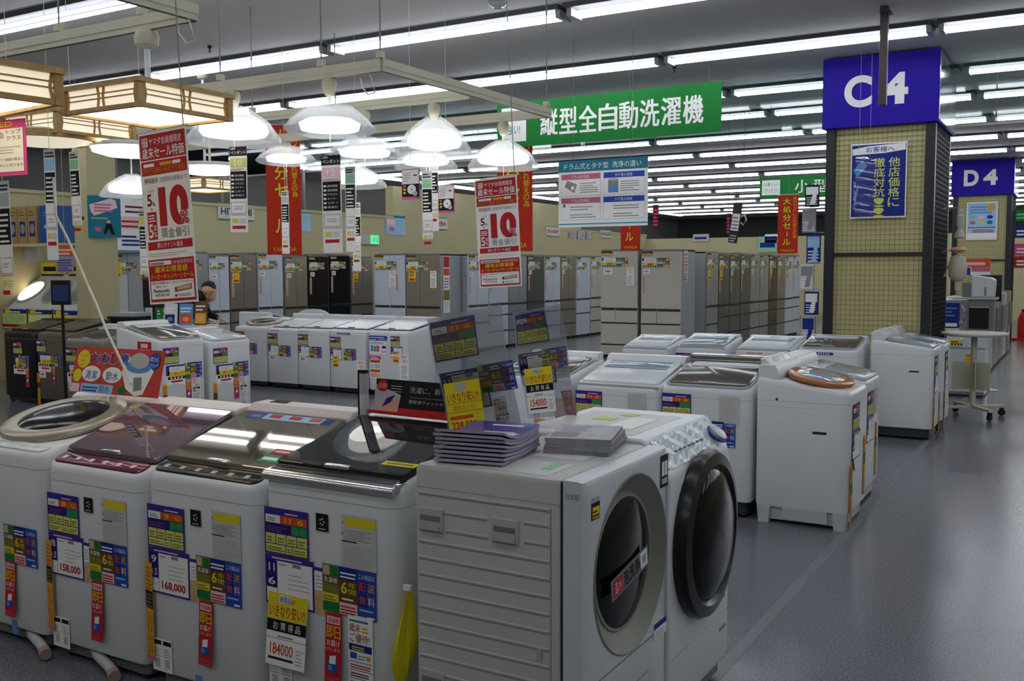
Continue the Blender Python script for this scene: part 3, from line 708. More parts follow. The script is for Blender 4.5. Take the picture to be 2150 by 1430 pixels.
# sloped control panel with wrinkled film
q = MB()
def P_(a, b): s_ = .004+.0022*math.sin(a*1.1+b*.9)+.0016*math.sin(a*2.3-b*1.7); k_ = b/10; return (-.014-.069*k_+.79*s_, .02+.56*a/28, .879+.087*k_+.62*s_)
q.add([P_(j, i) for j in range(29) for i in range(11)], [(j*11+i, (j+1)*11+i, (j+1)*11+i+1, j*11+i+1) for j in range(28) for i in range(10)], 'film')
q.build('control_film', t, smooth=True)
q = MB()
for k in range(7): q.box(-.036, -.03, .1+k*.04, .118+k*.04, .92, .926, 'grey')
q.build('buttons', t, (.01, 0, .004), kind='stuff')
q = MB(); q.lathe([(.036, 0), (.036, .018), (.026, .024), (.004, .024)], 'silver', 24, axis='x'); q.lathe([(.038, 0), (.042, .004), (.042, .006), (.038, .008)], 'blue', 24, axis='x'); q.build('dial', t, (-.032, .53, .915), (0, R(-50), 0), smooth=True)
for (y, z, w) in ((.47, .315, .09), (.5, .2, .07)): MB().box(-.0005, .0012, y, y+w, z, z+.012, 'grey').build('print', t)
MB().box(-.0005, .0012, .01, W2_-.01, .262, .2645, 'rim_grey').build('seam', t)
b = MB(); b.box(-.5, -.15, .05, .5, .9755, .9762, 'side_white'); b.box(-.42, -.34, .3, .36, .977, .9776, 'lyellow'); b.box(-.3, -.2, .15, .4, .977, .9776, 'white'); b.box(-.36, -.3, .42, .47, .977, .9776, 'lyellow'); b.build('top_film', t)

# ---------------------------------------------------------------- middle right island
def mid_set(w=.58): return [('spec', .012, .045), ('price', .012, .203), ('trio', .27, .2), ('note', .38, .04), ('tag', .27, .358), ('yutai', .345, .358)]
washer('white washer half hidden behind the clear card holders', (-3.2, 5.7, 0), w=.56, hf=.79, hb=.9, lid='lid_taupe', kind='wave', lr=.46, strip=None, base='plinth_dark', cards=[('spec', .3, .05, (), .8), ('price', .3, .18, (), .8), ('yellow', .3, .28), ('yellow', .42, .28), ('tag', .47, .14)])
washer('white washer with a pale window lid behind the stacked flyers', (-2.575, 5.7, 0), w=.6, hf=.765, hb=.9, lid='lid_white', kind='window', lf=.06, lr=.47, strip=None, hood=.05, base='plinth_dark', cards=mid_set())
washer('white washer with a dark glassy lid beside the two side-on machines', (-1.98, 5.7, 0), w=.58, hf=.785, hb=.915, lid='lid_taupe', kind='wave', lf=.06, lr=.46, strip=None, hood=.06, hoodmat='lid_taupe', base='plinth_dark', z0=.1, cards=mid_set())
def side_on(label, loc, w, lidm, kind, cards, hf, hb, d=.54, feet=True, grp='washers standing side-on at the aisle'):
    t = washer(label, loc, R(90), w=w, d=d, hf=hf, hb=hb, lid=lidm, kind=kind, lf=.06, lr=.4, strip=None, hood=.075, z0=.1, base='appl_grey' if feet else 'plinth_dark', cards=cards, group=grp, r=.07, ring_='lid_orange' if lidm == 'lid_orange' else 'gold_ring', glass_='lid_window' if lidm == 'lid_orange' else 'door_glass')
    return t
sc = [('spec', .06, .07), ('price', .06, .23), ('white', .06, .38, (), 1., (R(-10), 0, R(14)), -.01), ('orange', .03, .42), ('orange', .4, .3)]
t = side_on('white washer side-on to the camera with a clear orange-tinted lid', (-1.12, 5.98, 0), .56, 'lid_orange', 'round', sc, .8, .9)
# its plain side: recessed grip, screw, feet cut-out
MB().box(-.2815, -.2795, .13, .21, .555, .57, 'dark_gap').build('side_grip', t)
MB().lathe([(.008, 0), (.006, .003), (.001, .004)], 'dark_gap', 10, axis='y').build('screw', t, (-.2802, .42, .745), (0, 0, R(-90)))
MB().box(-.2805, -.28, .1, .5, .7, .7015, 'rim_grey').build('seam', t)
for x in (.02, .46): MB().prism_x([(x, 0.0), (x+.06, 0), (x+.07, .1), (x-.01, .1)], -.28, -.2, 'appl_grey').build('corner_leg', t)
MB().box(-.278, -.26, .12, .38, .03, .1, 'appl_grey').build('base_skirt', t)
# open display flap with two dark windows
q = MB(); q.prism_x([(.46, .9), (.52, .95), (.53, .98), (.5, .985), (.44, .92)], -.26, .26, 'appl_white'); fl = q.build('display_flap', t, smooth=True, bevel=.008)
for x in (-.14, .08): MB().prism_x([(.452, .928), (.49, .974), (.489, .976), (.451, .93)], x, x+.12, 'lid_taupe').build('display_window', fl)
side_on('white washer behind the orange-lidded side-on machine', (-1.16, 6.62, 0), .54, 'lid_window', 'wave', [('spec', .06, .075), ('price', .06, .235), ('orange', .36, .3), ('note', .3, .07)], .8, .9, d=.58)

# ---------------------------------------------------------------- far right row and its pair
def far_set(k=0):
    s = [('spec', .01, .06, (), .85), ('price', .01, .2, (), .85), ('trio', .2, .21, (), .9)]
    if k == 1: s += [('yellow', .05, .3)]
    if k == 2: s += [('white', .03, .33)]
    if k == 3: s += [('name', .12, .025), ('yellow', .05, .32), ('leaf', .42, .35)]
    return s
fr = [(-3.7, .5, .735, 'lid_white', 'far right row: smallest white washer, leftmost before the beige fridges', 0), (-3.13, .5, .765, 'lid_window', 'white washer with a blue-tinted lid in the far row', 0), (-2.53, .53, .765, 'lid_white', 'white washer with a red name band in the far row before the column', 1), (-1.95, .53, .79, 'lid_taupe', 'white washer with a purple name band right before the C4 column', 3)]
for k, (x, w, h, lm, lab, cs) in enumerate(fr):
    c = far_set(cs)
    if k == 2: c += [('name', .1, .02, ('white', 'red'))]
    washer(lab, (x, 8.85, 0), w=w, d=.54, hf=h, hb=h+.1, lid=lm, kind='window' if k != 3 else 'wave', lf=.05, lr=.44, strip=None, hood=.02, cards=c, group='washers in the far right row', base='plinth_dark')
t = side_on('tall white washer side-on in the aisle beside the round table', (-1.1, 9.38, 0), .55, 'lid_window', 'wave', [('spec', .05, .07), ('price', .05, .23), ('white', .05, .36), ('orange', .04, .42), ('orange', .4, .42)], .81, .9, d=.53, feet=False)
MB().box(-.2815, -.2795, .12, .2, .6, .612, 'dark_gap').build('side_grip', t)
side_on('narrow white washer hidden behind the tall side-on washer', (-1.08, 9.9, 0), .46, 'lid_window', 'wave', [('spec', .05, .07), ('price', .05, .23), ('white', .05, .36), ('orange', .04, .42)], .81, .9, d=.53, feet=False)

# ---------------------------------------------------------------- far left row (fronts face the camera across the aisle)
fl = [(-9.33, .55, .77, 'lid_taupe', 'round', 'white washer with a round lid at the left end of the far row', 2), (-8.77, .5, .76, 'lid_white', 'flat', 'white washer second in the far row, red name above its spec card', 2), (-8.25, .51, .765, 'lid_white', 'flat', 'white washer third in the far row, two spec cards on its front', 2), (-7.7, .56, .77, 'lid_white', 'flat', 'white washer with a dark blue name band and a yellow card in the far row', 3), (-7.08, .58, .775, 'lid_white', 'flat', 'white washer with leaflets on its front, right end of the far row', 1)]
for k, (x, w, h, lm, kd, lab, cs) in enumerate(fl):
    c = far_set(cs)
    if k == 4: c = [('wash', .01, .05), ('sale', .01, .29), ('spec', .33, .05, (), .7), ('price', .33, .17, (), .8), ('yellow', .36, .23), ('leaf', .46, .26)]
    if k in (1, 2): c += [('name', .03, .012, ('white', 'red'))]
    if k == 3: c[0:3] = [('spec', .01, .08, (), .85), ('price', .01, .22, (), .85), ('trio', .22, .22, (), .9)]
    washer(lab, (x, 9.15, 0), w=w, d=.56, hf=h, hb=h+.09, lid=lm, kind=kd, lf=.08, lr=.44, strip=None, hood=.035, cards=c, group='washers in the far left row', base='plinth_dark', r=.02)
# second line of machines back to back with the far left row
bl = [(-9.9, .56), (-8.9, .56), (-8.3, .56), (-7.7, .56), (-7.1, .56)]
for k, (x, w) in enumerate(bl):
    t = washer(('white washer behind the far row at its left end', 'white washer behind the far row with its pale lid raised', 'white washer behind the far row, middle of the back line', 'white washer behind the far row, near the green shelf card', 'white washer behind the far row at its right end')[k], (x, 10.35, 0), R(180), w=w, d=.58, hf=.8, hb=.9, lid='lid_white', kind='flat', strip=None, hood=.05, cards=[], group='washers behind the far left row')
    if k == 1:
        q = MB(); pts = [(.3*math.cos(a), .9+.085*math.sin(a)) for a in [PI*i/14 for i in range(15)]]
        q.prism_y([(x_*.9, z_) for x_, z_ in pts], .44, .48, 'appl_cool'); q.build('raised_lid', t, bevel=.006)
# ---------------------------------------------------------------- middle left island
p = at_d(33, 708, 10.4)
YB = 6.42
washer('black washer at the left edge of the photo', (-10.5, 6.7, 0), w=.58, hf=.8, hb=.93, body='body_black', lid='lid_black', kind='flat', strip=None, hood=.04, cards=[('spec', .2, .1, (), .9), ('band', .2, .27), ('trio', .3, .25, (), .9), ('tag', .42, .39)], group='washers in the middle left island')
washer('brown washer standing right of the black one', (-9.88, 6.7, 0), w=.56, hf=.81, hb=.93, body='body_brown', lid='lid_brown', kind='flat', strip=None, hood=.05, hoodmat='lid_brown', cards=[('spec', .01, .07, (), .9), ('band', .03, .23), ('trio', .27, .24, (), .8), ('tag', .28, .36, (), .9), ('white', .05, .42), ('orange', .0, .45)], group='washers in the middle left island')
washer('taupe washer behind the red promotion board', (-9.2, 6.6, 0), w=.62, hf=.76, hb=.9, body='body_taupe', lid='lid_taupe', kind='wave', lr=.48, strip=None, hood=.04, hoodmat='film', cards=[('spec', .02, .08), ('band', .04, .25), ('white', .05, .45)], group='washers in the middle left island')
isl = [('spec', .03, .07), ('band', .06, .24), ('trio', .29, .23), ('tag', .3, .39), ('yutai', .38, .39), ('orange', .02, .42)]
t = washer('white washer with a sloping grey lid, side-on with a red sticker on its flank', (-7.62, 6.58, 0), R(90), w=.56, d=.64, hf=.83, hb=.99, lid='lid_taupe', kind='wave', lf=.05, lr=.5, strip=None, hood=.05, cards=isl, group='washers in the middle left island')
b = MB(); b.box(0, .2, -.001, 0, -.26, 0, 'red'); b.rect(.05, .15, -.06, -.02, 'lpink'); b.rect(.02, .18, -.2, -.075, 'white'); b.text('即', .03, .095, -.19, -.085, 'dred', .002, 1.5); b.text('日', .11, .17, -.19, -.085, 'dred', .002, 1.5)
b.build('flank_sticker', t, (-.2812, .32, .82), (0, 0, R(-90)))
washer('small white washer next to the white one with the grey lid', (-7.6, 7.19, 0), R(90), w=.56, d=.6, hf=.785, hb=.9, lid='film', kind='wave', lf=.05, lr=.45, strip=None, hood=.03, cards=isl, group='washers in the middle left island')
# ================================================================ refrigerators
def fridge(label, loc, rz, w=.66, h=1.8, d=.66, mt='fridge_white', style='french', cards=1, group='refrigerators', side=None, yel=0):
    t = thing('refrigerator', label, 'refrigerator', loc, (0, 0, rz), group)
    hw = w/2
    MB().box(-hw+.004, hw-.004, .03, d, .05, h-.012, side or 'fridge_side').build('cabinet', t)
    MB().box(-hw+.02, hw-.02, .05, d-.02, 0, .05, 'dark_gap').build('base', t)
    MB().box(-hw+.004, hw-.004, .02, d, h-.03, h, 'plinth_grey').build('top_cap', t)
    def panel(nm, x0, x1, z0, z1, hz=None):
        o = MB().box(x0+.003, x1-.003, 0, .032, z0+.004, z1-.004, mt).build(nm, t, bevel=.004)
        if hz is not None: MB().box(x0+.012, x1-.012, -.003, .004, hz, hz+.016, 'dark_gap').build('grip', o)
        return o
    zt = h*.47
    if style == 'french':
        panel('door', -hw, 0, zt, h-.03, zt+.006); panel('door', 0, hw, zt, h-.03, zt+.006)
        panel('drawer', -hw, 0, h*.36, zt, zt-.02); panel('drawer', 0, hw, h*.36, zt, zt-.02)
        panel('drawer', -hw, hw, h*.19, h*.36, h*.36-.02); panel('drawer', -hw, hw, .05, h*.19, h*.19-.02)
    elif style == 'split':
        s = -.06
        panel('door', -hw, s, zt, h-.03, zt+.006); panel('door', s, hw, zt, h-.03, zt+.006)
        panel('drawer', -hw, hw, h*.3, zt, zt-.02); panel('drawer', -hw, hw, .05, h*.3, h*.3-.02)
    else:
        panel('door', -hw, hw, zt-.03, h-.03, zt-.024)
        panel('drawer', -hw, -hw*.2, h*.33, zt-.03, zt-.05); panel('drawer', -hw*.2, hw, h*.33, zt-.03, zt-.05)
        panel('drawer', -hw, hw, h*.13, h*.33, h*.33-.02); panel('drawer', -hw, hw, .05, h*.13, h*.13-.02)
    k = min(1., w/.64)
    if cards >= 1:
        card('fband', t, -hw+.01, h-.03, scale=k); card('fprice', t, -hw+.015, h-.14, scale=k); card('fcolor', t, -hw+.28*k, h-.14, scale=k)
        if cards == 1: card('white', t, -hw+.05, h-.32); card('long', t, -hw+.03, h-.42)
        if yel: card('yellow', t, -hw+.06, h-.28, scale=1.6)
        if cards == 2: card('leaf', t, hw-.2, h-.3); card('white', t, -hw+.06, h-.31, scale=1.4)
        if cards == 3: card('leaf', t, 0, h-.3); card('long', t, hw-.2, h-.35)
    return t
G = 'refrigerators along the left wall'
XF = -12.2
row = [(235, 300, 'fridge_side', 'french', 1, 'grey refrigerator beside the cream pillar, left end of the wall'), (302, 372, 'fridge_white', 'french', 1, 'white refrigerator behind the hanging sale poster'), (372, 438, 'fridge_silver', 'french', 1, 'silver refrigerator behind the man at the leaflet table'), (438, 481, 'fridge_white', 'french', 1, 'white refrigerator just right of the man'), (482, 539, 'fridge_taupe', 'french', 1, 'taupe refrigerator under the wall sign with black letters'), (541, 594, 'fridge_white', 'french', 1, 'white refrigerator below the red banner'), (597, 645, 'fridge_champ', 'french', 1, 'champagne refrigerator left of the dark pair'), (647, 690, 'fridge_brown', 'split', 1, 'dark brown refrigerator, left of the black one'), (692, 735, 'fridge_black', 'split', 1, 'glossy black refrigerator right of the dark brown one'), (737, 783, 'fridge_taupe', 'french', 1, 'grey-brown refrigerator left of the white end-cap pair')]
for k, (a, b, mt_, st, cd, lab) in enumerate(row):
    y0, y1 = at_x(a, 560, XF).y, at_x(b, 560, XF).y
    fridge(lab, (XF, (y0+y1)/2, 0), R(90), w=(y1-y0)-.01, h=1.76 + .02*(k % 3), d=.64, mt=mt_, style=st, cards=cd, group=G, yel=1 if k in (0, 2, 4, 9) else 0)
GA = 'end-cap refrigerators'
fridge('white refrigerator facing the camera, left of the champagne one with a pizza print', (-10.78, 14.0, 0), 0, w=.69, h=1.79, mt='fridge_white', style='french', cards=3, group=GA)
t = fridge('champagne refrigerator with a reflection print, facing the camera', (-10.05, 14.0, 0), 0, w=.73, h=1.78, mt='fridge_champ', style='split', cards=2, group=GA, yel=1)
q = MB(); q.box(-.15, .15, -.1, 0, -.001, 0, 'white')
b = MB(); b.box(0, .2, -.001, 0, -1., 0, 'white'); b.rect(.01, .19, -.2, -.01, 'red'); b.rect(.01, .19, -.34, -.22, 'orange'); b.bars(.02, .18, -.56, -.36, 4, 'rose'); b.rect(.01, .19, -.78, -.6, 'olive'); b.bars(.02, .18, -.98, -.8, 6, 'lgrey')
b.build('side_leaflet', t, (.368, .1, 1.74), (0, 0, R(90)))
GR = 'refrigerators in the row behind the champagne one'
cl = ['fridge_white', 'fridge_white', 'fridge_silver', 'fridge_dark', 'fridge_white', 'fridge_taupe', 'fridge_white', 'fridge_beige']
nm = ['white refrigerator, first in the row behind the champagne one', 'white refrigerator, second in the row behind the champagne one', 'silver refrigerator behind the second sale poster', 'dark grey refrigerator just right of the second sale poster', 'white refrigerator between the dark grey and taupe ones', 'taupe refrigerator under the wall sign with red letters', 'white refrigerator left of the beige end-cap pair', 'beige refrigerator half hidden by the beige end-cap pair']
for k in range(8):
    fridge(nm[k], (-9.55, 15.05+k*.72, 0), R(90), w=.69, h=1.78+.015*(k % 2), d=.6, mt=cl[k], style='french' if k % 3 else 'split', group=GR, cards=1)
GB = 'end-cap refrigerators'
fridge('beige refrigerator facing the camera, left of its twin', (-6.73, 15.0, 0), 0, w=.675, h=1.83, mt='fridge_beige', style='single', cards=2, group=GB)
t = fridge('beige refrigerator facing the camera with its grey side showing', (-5.985, 15.0, 0), 0, w=.7, h=1.82, mt='fridge_beige', style='single', cards=1, group=GB)
b = MB(); b.box(0, .2, -.001, 0, -.5, 0, 'side_white'); b.bars(.02, .18, -.25, -.02, 4, 'rose', .002); b.text('お届け', .03, .17, -.34, -.27, 'red', .002); b.bars(.02, .18, -.48, -.36, 3, 'red', .002); b.build('side_leaflet', t, (.352, .1, 1.8), (0, 0, R(90)))
GC = 'refrigerators in the row behind the beige pair'
cl = ['fridge_silver', 'fridge_dark', 'fridge_dark', 'fridge_dark', 'fridge_silver', 'fridge_silver', 'fridge_brown', 'fridge_taupe', 'fridge_white', 'fridge_white']
nm = ['silver refrigerator, first in the row behind the beige pair', 'charcoal refrigerator with a yellow card, second behind the beige pair', 'charcoal refrigerator third behind the beige pair', 'charcoal refrigerator fourth behind the beige pair', 'silver refrigerator fifth behind the beige pair', 'silver refrigerator left of the dark brown one near the column', 'dark brown refrigerator under the small red banner', 'taupe refrigerator right of the dark brown one near the column', 'white refrigerator second from the column', 'white refrigerator beside the hanging packages on the column']
for k in range(10):
    fridge(nm[k], (-5.6, 16.45+k*.64, 0), R(90), w=.62, h=1.8-.01*(k % 3), d=.6, mt=cl[k], style='split' if k == 0 else 'french', group=GC, cards=1, yel=1 if k in (0, 1, 6, 7, 8) else 0)
# ================================================================ lighting tracks, pendant lamps, strips and posters
ZR = 2.72
def track_frame(label, rails, rods):
    t = thing('lighting_track', label, 'lighting track', (rails[0][0][0], rails[0][0][1], ZR))
    o = Vector((rails[0][0][0], rails[0][0][1], ZR))
    for a, b in rails:
        a, b = Vector((*a, ZR))-o, Vector((*b, ZR))-o
        v = (b-a).normalized(); n = Vector((-v.y, v.x, 0))*.022
        def bx(z0, z1, k, mt):
            q = MB(); q.loft([[a-n*k+Vector((0, 0, z0)), a+n*k+Vector((0, 0, z0)), a+n*k+Vector((0, 0, z1)), a-n*k+Vector((0, 0, z1))], [b-n*k+Vector((0, 0, z0)), b+n*k+Vector((0, 0, z0)), b+n*k+Vector((0, 0, z1)), b-n*k+Vector((0, 0, z1))]], mt); return q
        r = bx(.0, .045, .9, 'track_beige').build('rail', t)
        bx(-.028, 0, .75, 'track_beige').build('power_track', r)
        bx(-.0295, -.0275, .2, 'dark_gap').build('slot', r)
    for x, y in rods:
        p = Vector((x, y, ZR))-o
        MB().tube([p+Vector((0, 0, .03)), p+Vector((0, 0, CEIL-ZR))], .005, 'plinth_grey', 6).build('suspension_rod', t)
        MB().box(p.x-.02, p.x+.02, p.y-.02, p.y+.02, .05, .09, 'track_beige').build('clamp', t)
    return t
track_frame('beige lighting track frame at the top left corner', [((-3.67, 3.3), (-6.4, 3.3)), ((-3.67, 3.3), (-3.67, 1.6)), ((-6.4, 3.3), (-6.4, 1.6))], [(-3.9, 3.3), (-4.7, 3.3), (-3.67, 2.4), (-5.3, 3.3), (-4.05, 3.3)])
track_frame('beige lighting track frame carrying the glass pendant lamps', [((-3.65, 4.69), (-7.7, 4.69)), ((-3.65, 4.69), (-3.65, 6.8)), ((-3.72, 5.77), (-7.7, 5.77)), ((-3.65, 6.78), (-7.7, 6.78))], [(-3.66, 4.69), (-4.12, 4.69), (-5.0, 4.69), (-3.65, 6.75), (-5.8, 5.77), (-5.8, 6.78)])

def strip_mesh(kind, h):
    m = MB(); W = .085; m.box(0, W, -.001, 0, -h, 0, 'white')
    if kind == 'pend':
        m.rect(0, W, -.06, 0, 'black'); m.text('LED', .006, .03, -.018, -.006, 'white', .002, .5); m.text('ペンダント', .006, .08, -.05, -.026, 'white', .002, 1.5)
        m.rect(.004, .081, -.135, -.075, 'PLATE'); m.bars(.004, .08, -.155, -.14, 2, 'grey', .002)
        m.rect(.004, .081, -.34, -.16, 'black')
        for k in range(6):
            v = -.19-k*.026; m.rect(.008, .02, v-.004, v+.008, 'white', .002); m.text(('調光機能', '調色機能', 'リモコン', 'タイマー', 'エコモード', '常夜灯')[k], .025, .07, v-.005, v+.009, 'white', .002, .3)
    else:
        m.rect(0, W, -.05, 0, 'lgrey'); m.bars(.008, .078, -.045, -.008, 2, 'black', .002); m.rect(.004, .081, -.12, -.055, 'PLATE'); m.rect(.004, .081, -.3, -.13, 'black'); m.bars(.01, .07, -.29, -.14, 6, 'white', .002, .4)
    v = -.36
    m.rect(.004, .081, v-.08, v, 'lgrey'); m.rect(.008, .077, v-.074, v-.006, 'white', .0018); m.bars(.02, .065, v-.05, v-.02, 2, 'lgrey', .0024)
    m.rect(.004, .081, v-.088, v-.084, 'rose'); m.rect(.01, .04, v-.14, v-.11, 'lyellow'); m.bars(.044, .08, v-.14, v-.105, 3, 'lgrey', .002)
    m.bars(.01, .075, v-.178, v-.155, 1, 'red', .002, .9)
    return m
SM = {}
def price_strip(label, p, h, kind='pend', plate='lyellow', s=1., rz=0., number=None, roty=0., up=False):
    key = (kind, h, plate, number)
    if key not in SM:
        m = strip_mesh(kind, h); i = m.mi('PLATE'); m.ms[i] = plate
        if number: m.text(number, .024, .062, -.128, -.084, 'white', .0022, 1)
        SM[key] = m.mesh('strip')
    t = thing('price_strip', label, 'price tag', p, (0, roty, rz), 'price strips hanging under the lamps')
    wd = 1.65 if kind == 'pend' else 1.
    o = put('paper', SM[key], t, (-.0425*s*wd, 0, -.06)); o.scale = (s*wd, s, s)
    MB().tube([(0, 0, -.06), (0, 0, (CEIL-p.z) if up else .02)], .0015, 'cord_white', 5).build('string', t)
    return t

def pendant(label, p, dia, hgt, kind='glass', group='glass pendant lamps', cordtop=ZR-.03, drop=None):
    # p = top centre of the shade
    t = thing('pendant_lamp', label, 'lamp', p, group=group)
    r = dia/2; H = hgt
    top = cordtop-p.z
    if top > .02:
        q = MB(); q.lathe([(.035, top), (.045, top-.02), (.045, top-.05), (.028, top-.1), (.008, top-.115)], 'track_beige', 16); q.build('ceiling_cap', t, smooth=True)
        MB().tube([(0, 0, 0), (0, 0, max(top-.1, .005))], .006, 'cord_white', 8).build('cord', t)
    if kind == 'glass':
        out = [(.05, 0), (r*.4, -.03*H/.2), (r*.75, -H*.45), (r*.97, -H*.85), (r, -H)]
        inn = [(r*.985, -H), (r*.95, -H*.86), (r*.73, -H*.48), (r*.38, -.05*H/.2), (.04, -.012)]
        MB().lathe(out+inn, 'frost', 40, closed=True).build('shade', t, smooth=True)
        MB().lathe([(.05, -H*.35), (r*.55, -H*.42), (r*.7, -H*.55), (r*.72, -H*.7), (r*.66, -H*.8), (.1, -H*.86), (.02, -H*.86)], 'lamp_glow', 36).build('diffuser', t, smooth=True)
    elif kind == 'disc':
        out = [(.04, 0), (r*.5, -.02), (r*.85, -H*.5), (r, -H*.78), (r*.9, -H*.92), (r*.6, -H)]
        inn = [(r*.58, -H*.97), (r*.88, -H*.88), (r*.97, -H*.77), (r*.83, -H*.53), (r*.48, -.03), (.03, -.01)]
        MB().lathe(out+inn, 'frost', 40, closed=True).build('shade', t, smooth=True)
        MB().lathe([(.12*r, -H*.62), (r*.5, -H*.5), (r*.66, -H*.62), (r*.62, -H*.82), (r*.2, -H*.9), (.17*r, -H*.8)], 'lamp_glow', 36, closed=True).build('light_ring', t, smooth=True)
        MB().lathe([(.16*r, -H*.6), (.16*r, -H*.74), (.01, -H*.76)], 'silver', 20).build('hub', t, smooth=True)
    if drop: MB().tube([(0, 0, -H*.85), (0, 0, -H-drop)], .0025, 'cord_white', 6).build('pull_cord', t)
    return t
def V(x, y, z): return Vector((x, y, z))
pendant('large frosted dome pendant lamp right of the wooden lantern', V(-4.885, 4.69, 2.6), .62, .25, 'glass', drop=.06)
pendant('clear flying-saucer pendant lamp under the near end of the track', V(-4.06, 4.69, 2.54), .57, .2, 'disc', drop=.08)
pendant('white flying-saucer pendant lamp just below the clear one', V(-4.66, 5.77, 2.5), .58, .17, 'disc', drop=.06)
pendant('tall frosted bell pendant lamp in the middle of the photo', V(-4.03, 5.77, 2.6), .54, .27, 'glass', drop=.05)
pendant('smaller frosted pendant lamp below the tall bell one', V(-4.82, 6.78, 2.55), .54, .19, 'glass', drop=.05)
pendant('frosted pendant lamp at the right end of the track, above the second sale poster', V(-4.06, 6.78, 2.55), .58, .23, 'glass', drop=.1)
pendant('thin clear saucer pendant lamp left of the hanging black strips', V(-6.4, 6.78, 2.66), .56, .18, 'disc', drop=.3)
pendant('half-hidden frosted pendant lamp behind the strip marked 12', V(-5.6, 6.78, 2.44), .58, .2, 'glass')
pendant('frosted dome pendant lamp behind the sale poster near the wooden lantern', V(-7.28, 5.77, 2.36), .55, .2, 'glass')

# wooden lattice lanterns
def lantern(label, c, s, h, rz=0., lit=True, cord=True, group='wooden lattice lanterns', rail=ZR-.03):
    t = thing('wooden_lantern', label, 'lamp', c, (0, 0, rz), group)   # c = centre of the underside
    r = s/2
    pl = 'paper_lit'
    MB().box(-r+.02, r-.02, -r+.02, r-.02, .012, .016, 'lamp_warm').build('bottom_panel', t)
    for k in range(4):
        a = k*PI/2
        def loc(q, nm, par=t): return q.build(nm, par, (0, 0, 0), (0, 0, a))
        loc(MB().box(-r+.02, r-.02, -r+.014, -r+.02, .01, h-.01, pl), 'paper_panel')
        e1, e2 = (.012, 0) if k % 2 == 0 else (-.0305, -.0245)
        loc(MB().box(-r-e1, r+e1, -r-.012, -r+.03, h-.014, h+.008, 'wood'), 'top_rail')
        loc(MB().box(-r-e2, r+e2, -r, -r+.024, 0, .02, 'wood'), 'bottom_rail')
        loc(MB().box(-r-.004, -r+.027, -r-.004, -r+.027, -.002, h-.016, 'wood'), 'corner_post')
        for z in (h*.48, h*.66): loc(MB().box(-r+.02, r-.02, -r+.008, -r+.014, z-.003, z+.003, 'wood'), 'slat')
        for x in (-r*.86, -r*.06, r*.06, r*.86):
            bow = .006*(1 if x > 0 else -1)
            q = MB(); q.loft([[(x+b_-.005, -r+.004, z), (x+b_+.005, -r+.004, z), (x+b_+.005, -r+.012, z), (x+b_-.005, -r+.012, z)] for z, b_ in ((.016, bow), (h*.5, -bow*.4), (h-.012, bow))], 'wood'); loc(q, 'slat')
    MB().box(-r+.02, r-.02, -r+.02, r-.02, h-.012, h-.008, 'appl_white').build('top_plate', t)
    if cord:
        top = rail-c.z
        MB().lathe([(.05, h), (.035, h+.02), (.012, h+.04), (.012, h+.08)], 'appl_white', 16).build('stem_cone', t, smooth=True)
        MB().tube([(0, 0, h+.05), (0, 0, top-.06)], .014, 'appl_white', 10).build('stem', t, smooth=True)
        MB().lathe([(.05, top), (.06, top-.03), (.055, top-.07), (.03, top-.085)], 'track_beige', 16).build('ceiling_cap', t, smooth=True)
    return t
lantern('square wooden lattice lantern on the near track, paper panels lit', V(-4.02, 3.3, 2.265), .56, .125)
lantern('larger wooden lantern cut off by the top left corner of the photo', V(-3.56, 2.04, 2.12), .56, .125, R(-7), cord=False)
lantern('wooden lantern glowing white behind the two nearest lanterns', V(-5.8, 4.12, 2.37), .58, .14)
lantern('distant small wooden lantern right of the sale poster', V(-8.1, 7.35, 2.35), .5, .12, cord=True, rail=CEIL)
def disc_lamp(label, c, r, rim, warm):
    t = thing('ceiling_disc_lamp', label, 'lamp', c, group='round disc lamps')
    MB().lathe([(.02, .06), (r*.9, .06), (r*.96, .045), (r*.96, .03)], 'appl_white', 40).build('base', t, smooth=True)
    if rim: MB().lathe([(r*.93, .05), (r, .045), (r, .0), (r*.93, .0)], 'wood', 48, closed=True).build('wood_rim', t, smooth=True)
    MB().lathe([(r*.93, .03), (r*.9, .004), (r*.6, -.02), (.02, -.03)], 'paper_lit' if warm else 'lamp_glow', 40).build('diffuser', t, smooth=True)
    MB().tube([(0, 0, .05), (0, 0, ZR-c.z)], .01, 'cord_white').build('stem', t)
disc_lamp('round disc lamp with a wooden rim behind the pink card', V(-5.85, 3.98, 2.35), .32, True, True)
disc_lamp('bright round disc lamp below the square wooden lantern', V(-5.55, 4.4, 2.3), .27, False, False)
disc_lamp('unlit-looking grey round lamp behind the top of the sale poster', V(-6.3, 5.77, 2.33), .3, False, False)

